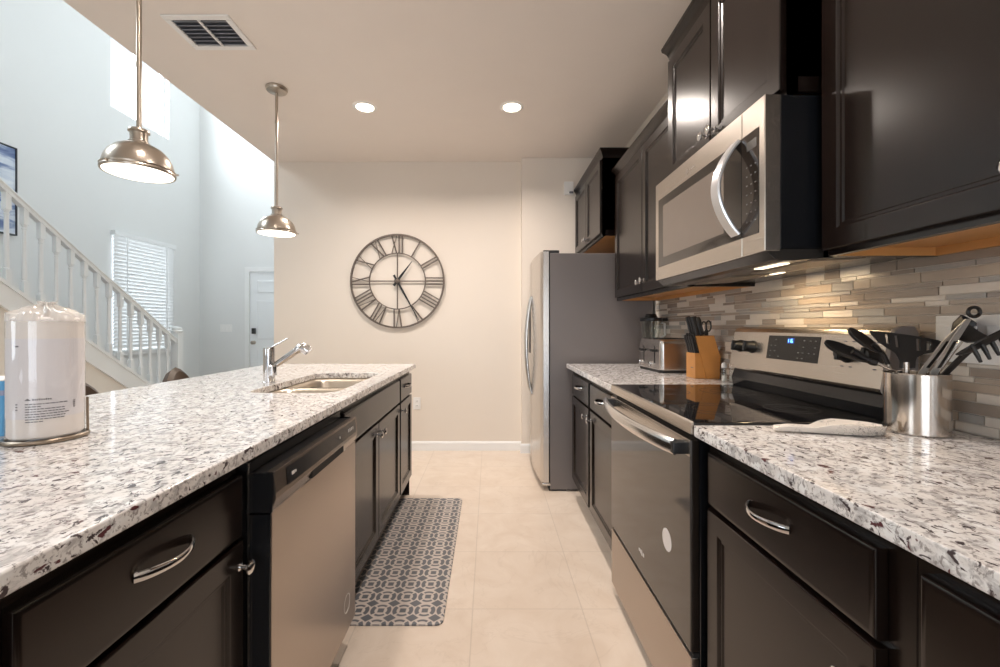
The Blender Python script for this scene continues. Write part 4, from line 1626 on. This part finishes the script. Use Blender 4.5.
# knife block
KY0, KY1 = 2.150, 2.255
KX = 1.030
t = thing('knife_block', 'orange beech knife block full of black-handled knives beside the toaster', 'knife block', (1.09, 2.20, .914))
b = new()
prism(b, [(KX, .9145), (KX, 1.042), (KX + .028, 1.042), (KX + .055, .9145)], 'y', KY0 + .004, KY1 - .004, .002)
obj('front_wedge', b, M['block_wood'], t)
b = new()
prism(b, [(KX + .056, .9145), (KX + .003, 1.128), (KX + .092, 1.131), (KX + .126, 1.020), (KX + .120, .9145)], 'y', KY0 - .001, KY1 + .001, .0015)
obj('block_body', b, M['block_wood'], t)
b = new(); box(b, KX - .0008, KX + .0002, KY0 + .025, KY0 + .050, .966, .970); obj('maker_mark', b, M['print_grey'], t)
lean = Vector((-.245, 0, .97)).normalized()


def knife(name, label, x, y, z, L, w_, th, group):
    bm = new()
    side = Vector((0, 1, 0)); fw = lean.cross(side).normalized()
    lo = []
    for s_, k in ((0, .75), (.06, 1.0), (.5, .88), (.85, 1.02), (.97, .9), (1.0, .6)):
        c = Vector((x, y, z)) + lean * (L * s_)
        lo.append([c + side * a * th * k + fw * bb * w_ * k for a, bb in ((-.7, -1), (.7, -1), (1, -.5), (1, .5), (.7, 1), (-.7, 1), (-1, .5), (-1, -.5))])
    loft(bm, lo)
    tt = tag(obj(name, bm, M['black_nylon']), label, 'knife', group)
    return tt


for j in range(2):
    for i in range(4):
        yy = KY0 + .017 + i * .0235
        knife('steak_knife', 'black-handled steak knife in the lower front rows of the wooden block', KX + .009 + j * .0125, yy, 1.0427, .092 + .010 * j, .0055, .0075, 'steak knives in the block')
for i, (xx, yy, L, w_) in enumerate(((.022, .026, .110, .010), (.022, .052, .108, .009), (.022, .080, .112, .010), (.046, .030, .106, .010), (.046, .064, .110, .011), (.070, .075, .098, .010))):
    knife('kitchen_knife', 'large black-handled kitchen knife in the upper slots of the wooden block', KX + xx, KY0 + yy, 1.1295 + xx * .03, L * .90, w_ * 1.15, .0085, 'large knives in the block')
t = thing('kitchen_scissors', 'black-handled scissors standing at the rear of the knife block', 'scissors', (KX + .07, KY0 + .025, 1.131))
for s_ in (-1, 1):
    b = new()
    c = Vector((KX + .066 + .0135 * s_, KY0 + .025, 1.178))
    pts = [c + Vector((.0125 * math.cos(a), .0035 * s_, .026 * math.sin(a) - .002 + .002 * s_)) for a in [2 * PI * k / 24 for k in range(24)]]
    tube(b, pts, .0038, 8, up=(0, 1, 0), closed=True)
    obj('finger_loop', b, M['black_nylon'], t)
b = new(); box(b, KX + .058, KX + .076, KY0 + .021, KY0 + .029, 1.1312, 1.156, .002); obj('shank', b, M['black_nylon'], t)


def shaker(x, y, label):
    t = thing('glass_shaker', label, 'shaker', (x, y, .914), group='salt and pepper shakers')
    b = new(); lathe(b, [(.0125, .0005), (.014, .004), (.0135, .030), (.0115, .064), (.0112, .068)], (x, y, .914), 20); obj('shaker_jar', b, M['glass'], t)
    b = new(); lathe(b, [(.0105, .004), (.011, .030), (.002, .031)], (x, y, .914), 16); obj('contents', b, M['salt'], t)
    b = new(); lathe(b, [(.0122, .067), (.0128, .070), (.0124, .084), (.008, .091), (.002, .093)], (x, y, .914), 20); obj('cap', b, M['plastic_white'], t)


shaker(1.1085, 2.03, 'glass shaker with white cap beside the knife block')
shaker(1.139, 2.02, 'glass shaker with white cap touching the range backguard side')

# ------------------------------------------------------------------ near right counter: spoon rest, crock and utensils
b = new()
# spoon rest: long shallow dish, handle to the left
P0, P1 = Vector((.707, 1.070, .914)), Vector((.955, 1.040, .914))
ax = (P1 - P0).normalized(); sd = Vector((-ax.y, ax.x, 0))
Ltot = (P1 - P0).length
lo = []
st_ = [(0, .006, .004, .010), (.02, .013, .003, .014), (.15, .014, .002, .018), (.35, .016, .001, .016), (.48, .028, .0006, .026), (.62, .040, .0006, .029), (.78, .043, .0006, .026), (.92, .032, .0006, .024), (1.0, .008, .002, .022)]
for s_, w_, zb, zt in st_:
    c = P0 + ax * (Ltot * s_)
    dish = .011 if s_ > .45 else .003
    ringp = []
    for a, zz in ((-1, zt), (-.86, zt + .001), (-.55, zt - dish), (0, zt - dish * 1.15), (.55, zt - dish), (.86, zt + .001), (1, zt), (.7, zb + .003), (.35, zb), (-.35, zb), (-.7, zb + .003)):
        ringp.append(c + sd * (a * w_) + Vector((0, 0, zz)))
    lo.append(ringp)
loft(b, lo)
tag(obj('spoon_rest', b, M['spoon_rest'], smooth=60), 'white patterned ceramic spoon rest on the counter edge beside the range', 'spoon rest')

UX, UY = 1.057, 1.065
UR, UT = .0615, 1.062
t = thing('utensil_crock', 'brushed steel utensil crock on the near counter by the backsplash', 'crock', (UX, UY, .914))
b = new()
lathe(b, [(.003, .0005), (UR - .003, .0005), (UR, .004), (UR, .146), (UR + .001, .148), (UR - .0015, .1485), (UR - .0025, .146), (UR - .0025, .006), (.003, .005)], (UX, UY, .914), 56)
obj('crock_body', b, M['steel_crock'], t)


def utensil(name, label, cat, pts_handle, r, handle_mat):
    t = thing(name, label, cat, (UX, UY, .921))
    b = new()
    tube(b, pts_handle, r, 10, up=(0, 1, 0))
    obj('handle', b, handle_mat, t)
    return t


def spoon_head(bm, c, ax, nrm, L, W, dep):
    """bowl of a spoon: ax = long axis, nrm = bowl opening"""
    ax = Vector(ax).normalized(); nrm = Vector(nrm).normalized()
    nrm = (nrm - ax * nrm.dot(ax)).normalized()
    sd = ax.cross(nrm)
    lo = []
    n_ = 12
    for i in range(n_ + 1):
        s_ = -1 + 2 * i / n_
        w_ = max(.03, math.sqrt(max(0, 1 - s_ * s_)))
        ringp = []
        for k in range(9):
            a = -1 + 2 * k / 8
            d_ = dep * w_ * (1 - a * a)
            ringp.append(Vector(c) + ax * (L * s_) + sd * (W * w_ * a) - nrm * d_)
        for k in range(9):
            a = 1 - 2 * k / 8
            d_ = dep * w_ * (1 - a * a)
            ringp.append(Vector(c) + ax * (L * s_) + sd * (W * w_ * a) - nrm * (d_ + .003))
        lo.append(ringp)
    loft(bm, lo)


# solid spoon leaning far left
t = utensil('serving_spoon', 'black nylon spoon leaning lowest out of the crock towards the range', 'spoon',
            [at(903, 424, 1.078), at(894, 371, 1.072), at(877, 363, 1.08), at(862, 358, 1.09)], .0042, M['steel_h'])
b = new(); spoon_head(b, at(847, 350, 1.095), at(826, 344, 1.10) - at(868, 359, 1.09), (-.1, -.6, 1), .056, .032, .014)
tube(b, [at(877, 363, 1.08), at(862, 357.5, 1.09), at(852, 352, 1.093)], .0055, 10, up=(0, 1, 0)); obj('spoon_bowl', b, M['black_nylon'], t)
# slotted spoon
t = utensil('slotted_spoon', 'black nylon spoon rising behind the slotted turner, second from left', 'spoon',
            [at(912, 424, 1.08), at(891, 371, 1.085), at(884, 356, 1.09)], .0042, M['steel_h'])
b = new()
spoon_head(b, at(866, 340, 1.09), at(848, 331, 1.09) - at(884, 354, 1.09), (-.45, -.6, 1), .052, .028, .012)
tube(b, [at(888, 364, 1.0875), at(883, 354, 1.09), at(873, 344, 1.09)], .0055, 10, up=(0, 1, 0)); obj('spoon_bowl', b, M['black_nylon'], t)
# slotted turner
t = utensil('slotted_turner', 'wide black slotted turner in the middle of the utensil crock', 'turner',
            [at(912, 424, 1.055), at(906, 376, 1.05), at(906, 362, 1.05)], .0065, M['steel_h'])
b = new()
TD = 1.05


def plate_with_slots(bm):
    outer = [(871, 331), (890, 332.5), (909.5, 335), (925, 337.5), (938, 340), (948.5, 344.5), (948, 347.5), (944, 349.5), (932, 352.5), (923, 354.5), (917, 357.5), (915.8, 361), (915.5, 368), (900.5, 368), (901, 362), (899, 357), (896, 353), (887, 347.5), (878, 341), (871, 333)]
    slots = [[(884.7, 334.4), (888.5, 334.6), (890, 344), (886.7, 343.3)], [(894.5, 335.4), (898.2, 336), (899.7, 347.5), (896, 347)], [(916.2, 338.7), (920, 339.3), (920.3, 350.7), (916.7, 350.7)], [(926.7, 341), (931.2, 341.8), (930.5, 350.0), (926.7, 350.7)]]
    edges = []
    for ringp in [outer] + slots:
        vs = [bm.verts.new(at(x, y, TD)) for x, y in ringp]
        edges += [bm.edges.new((vs[i], vs[(i + 1) % len(vs)])) for i in range(len(vs))]
    bmesh.ops.triangle_fill(bm, edges=edges, use_beauty=True)
    r = bmesh.ops.extrude_face_region(bm, geom=list(bm.faces))
    for v in [g for g in r['geom'] if isinstance(g, bmesh.types.BMVert)]:
        v.co += Vector((0, .0035, 0))


plate_with_slots(b); obj('turner_blade', b, M['black_nylon'], t)
# tongs
t = thing('kitchen_tongs', 'steel kitchen tongs with black ring rising highest from the crock', 'tongs', (UX, UY, .93))
for s_ in (0, 1):
    b = new()
    off = -7 if s_ == 0 else 5
    dd = 1.045 if s_ == 0 else 1.03
    pts = [at(918 + off, 400, dd), at(929 + off, 372, dd), at(950 + off * .6, 341, dd - .05), at(968, 319, .945)]
    sweep(b, pts, [(-.0075, -.001), (.0075, -.001), (.0088, .002), (-.0088, .002)], (0, -1, 0), scale=[1, 1, 1.05, .8])
    obj('tong_arm', b, M['tong'], t)
    b = new()
    sweep(b, [pts[1].lerp(pts[2], .15) + Vector((.003, -.0022, 0)), pts[1].lerp(pts[2], 1.0) + Vector((.003, -.0022, 0))], [(-.0038, -.0012), (.0038, -.0012), (.0038, .0012), (-.0038, .0012)], (0, -1, 0))
    obj('grip_insert', b, M['black_nylon'], t)
b = new()
c = at(974, 312, .945)
tube(b, [c + Vector((.0130 * math.cos(a), 0, .0105 * math.sin(a))) for a in [2 * PI * k / 28 for k in range(28)]], .0036, 10, up=(0, 1, 0), closed=True)
obj('pull_ring', b, M['black_nylon'], t)
# ladle behind tongs
t = utensil('soup_ladle', 'black ladle with round bowl behind the tongs in the crock', 'ladle',
            [at(924, 424, 1.06), at(938, 372, 1.06), at(953, 351, 1.04), at(961, 341, 1.03)], .0048, M['steel_h'])
b = new()
lo = []
c = at(970, 330, 1.02)
Ml = Matrix.Translation(c) @ Matrix.Rotation(math.radians(28), 4, 'Y') @ Matrix.Rotation(math.radians(40), 4, 'X')
lathe(b, [(.004, -.030), (.020, -.024), (.032, -.008), (.036, .012), (.037, .014), (.034, .014), (.030, -.006), (.018, -.021), (.004, -.026)], seg=28, M=Ml)
obj('ladle_bowl', b, M['black_nylon'], t)
# pasta server
t = utensil('pasta_server', 'black pronged pasta server leaning right out of the crock', 'pasta server',
            [at(924, 424, 1.05), at(945, 374, 1.03), at(962, 357, .985), at(974, 346, .945)], .0062, M['black_nylon'])
b = new()
spoon_head(b, at(984, 341, .935), at(1005, 331, .92) - at(964, 352, .945), (.25, -.5, -.8), .055, .028, -.010)
for i, (sx, sy) in enumerate(((972, 352), (981, 349), (990, 345), (999, 341))):
    p = at(sx, sy - 2, .928)
    tube(b, [p + Vector((0, 0, .008)), p + Vector((.004, -.006, -.010)), p + Vector((.010, -.008, -.026))], .0042, 8, up=(0, 1, 0), scale=[1.1, 1, .7])
obj('server_head', b, M['black_nylon'], t)
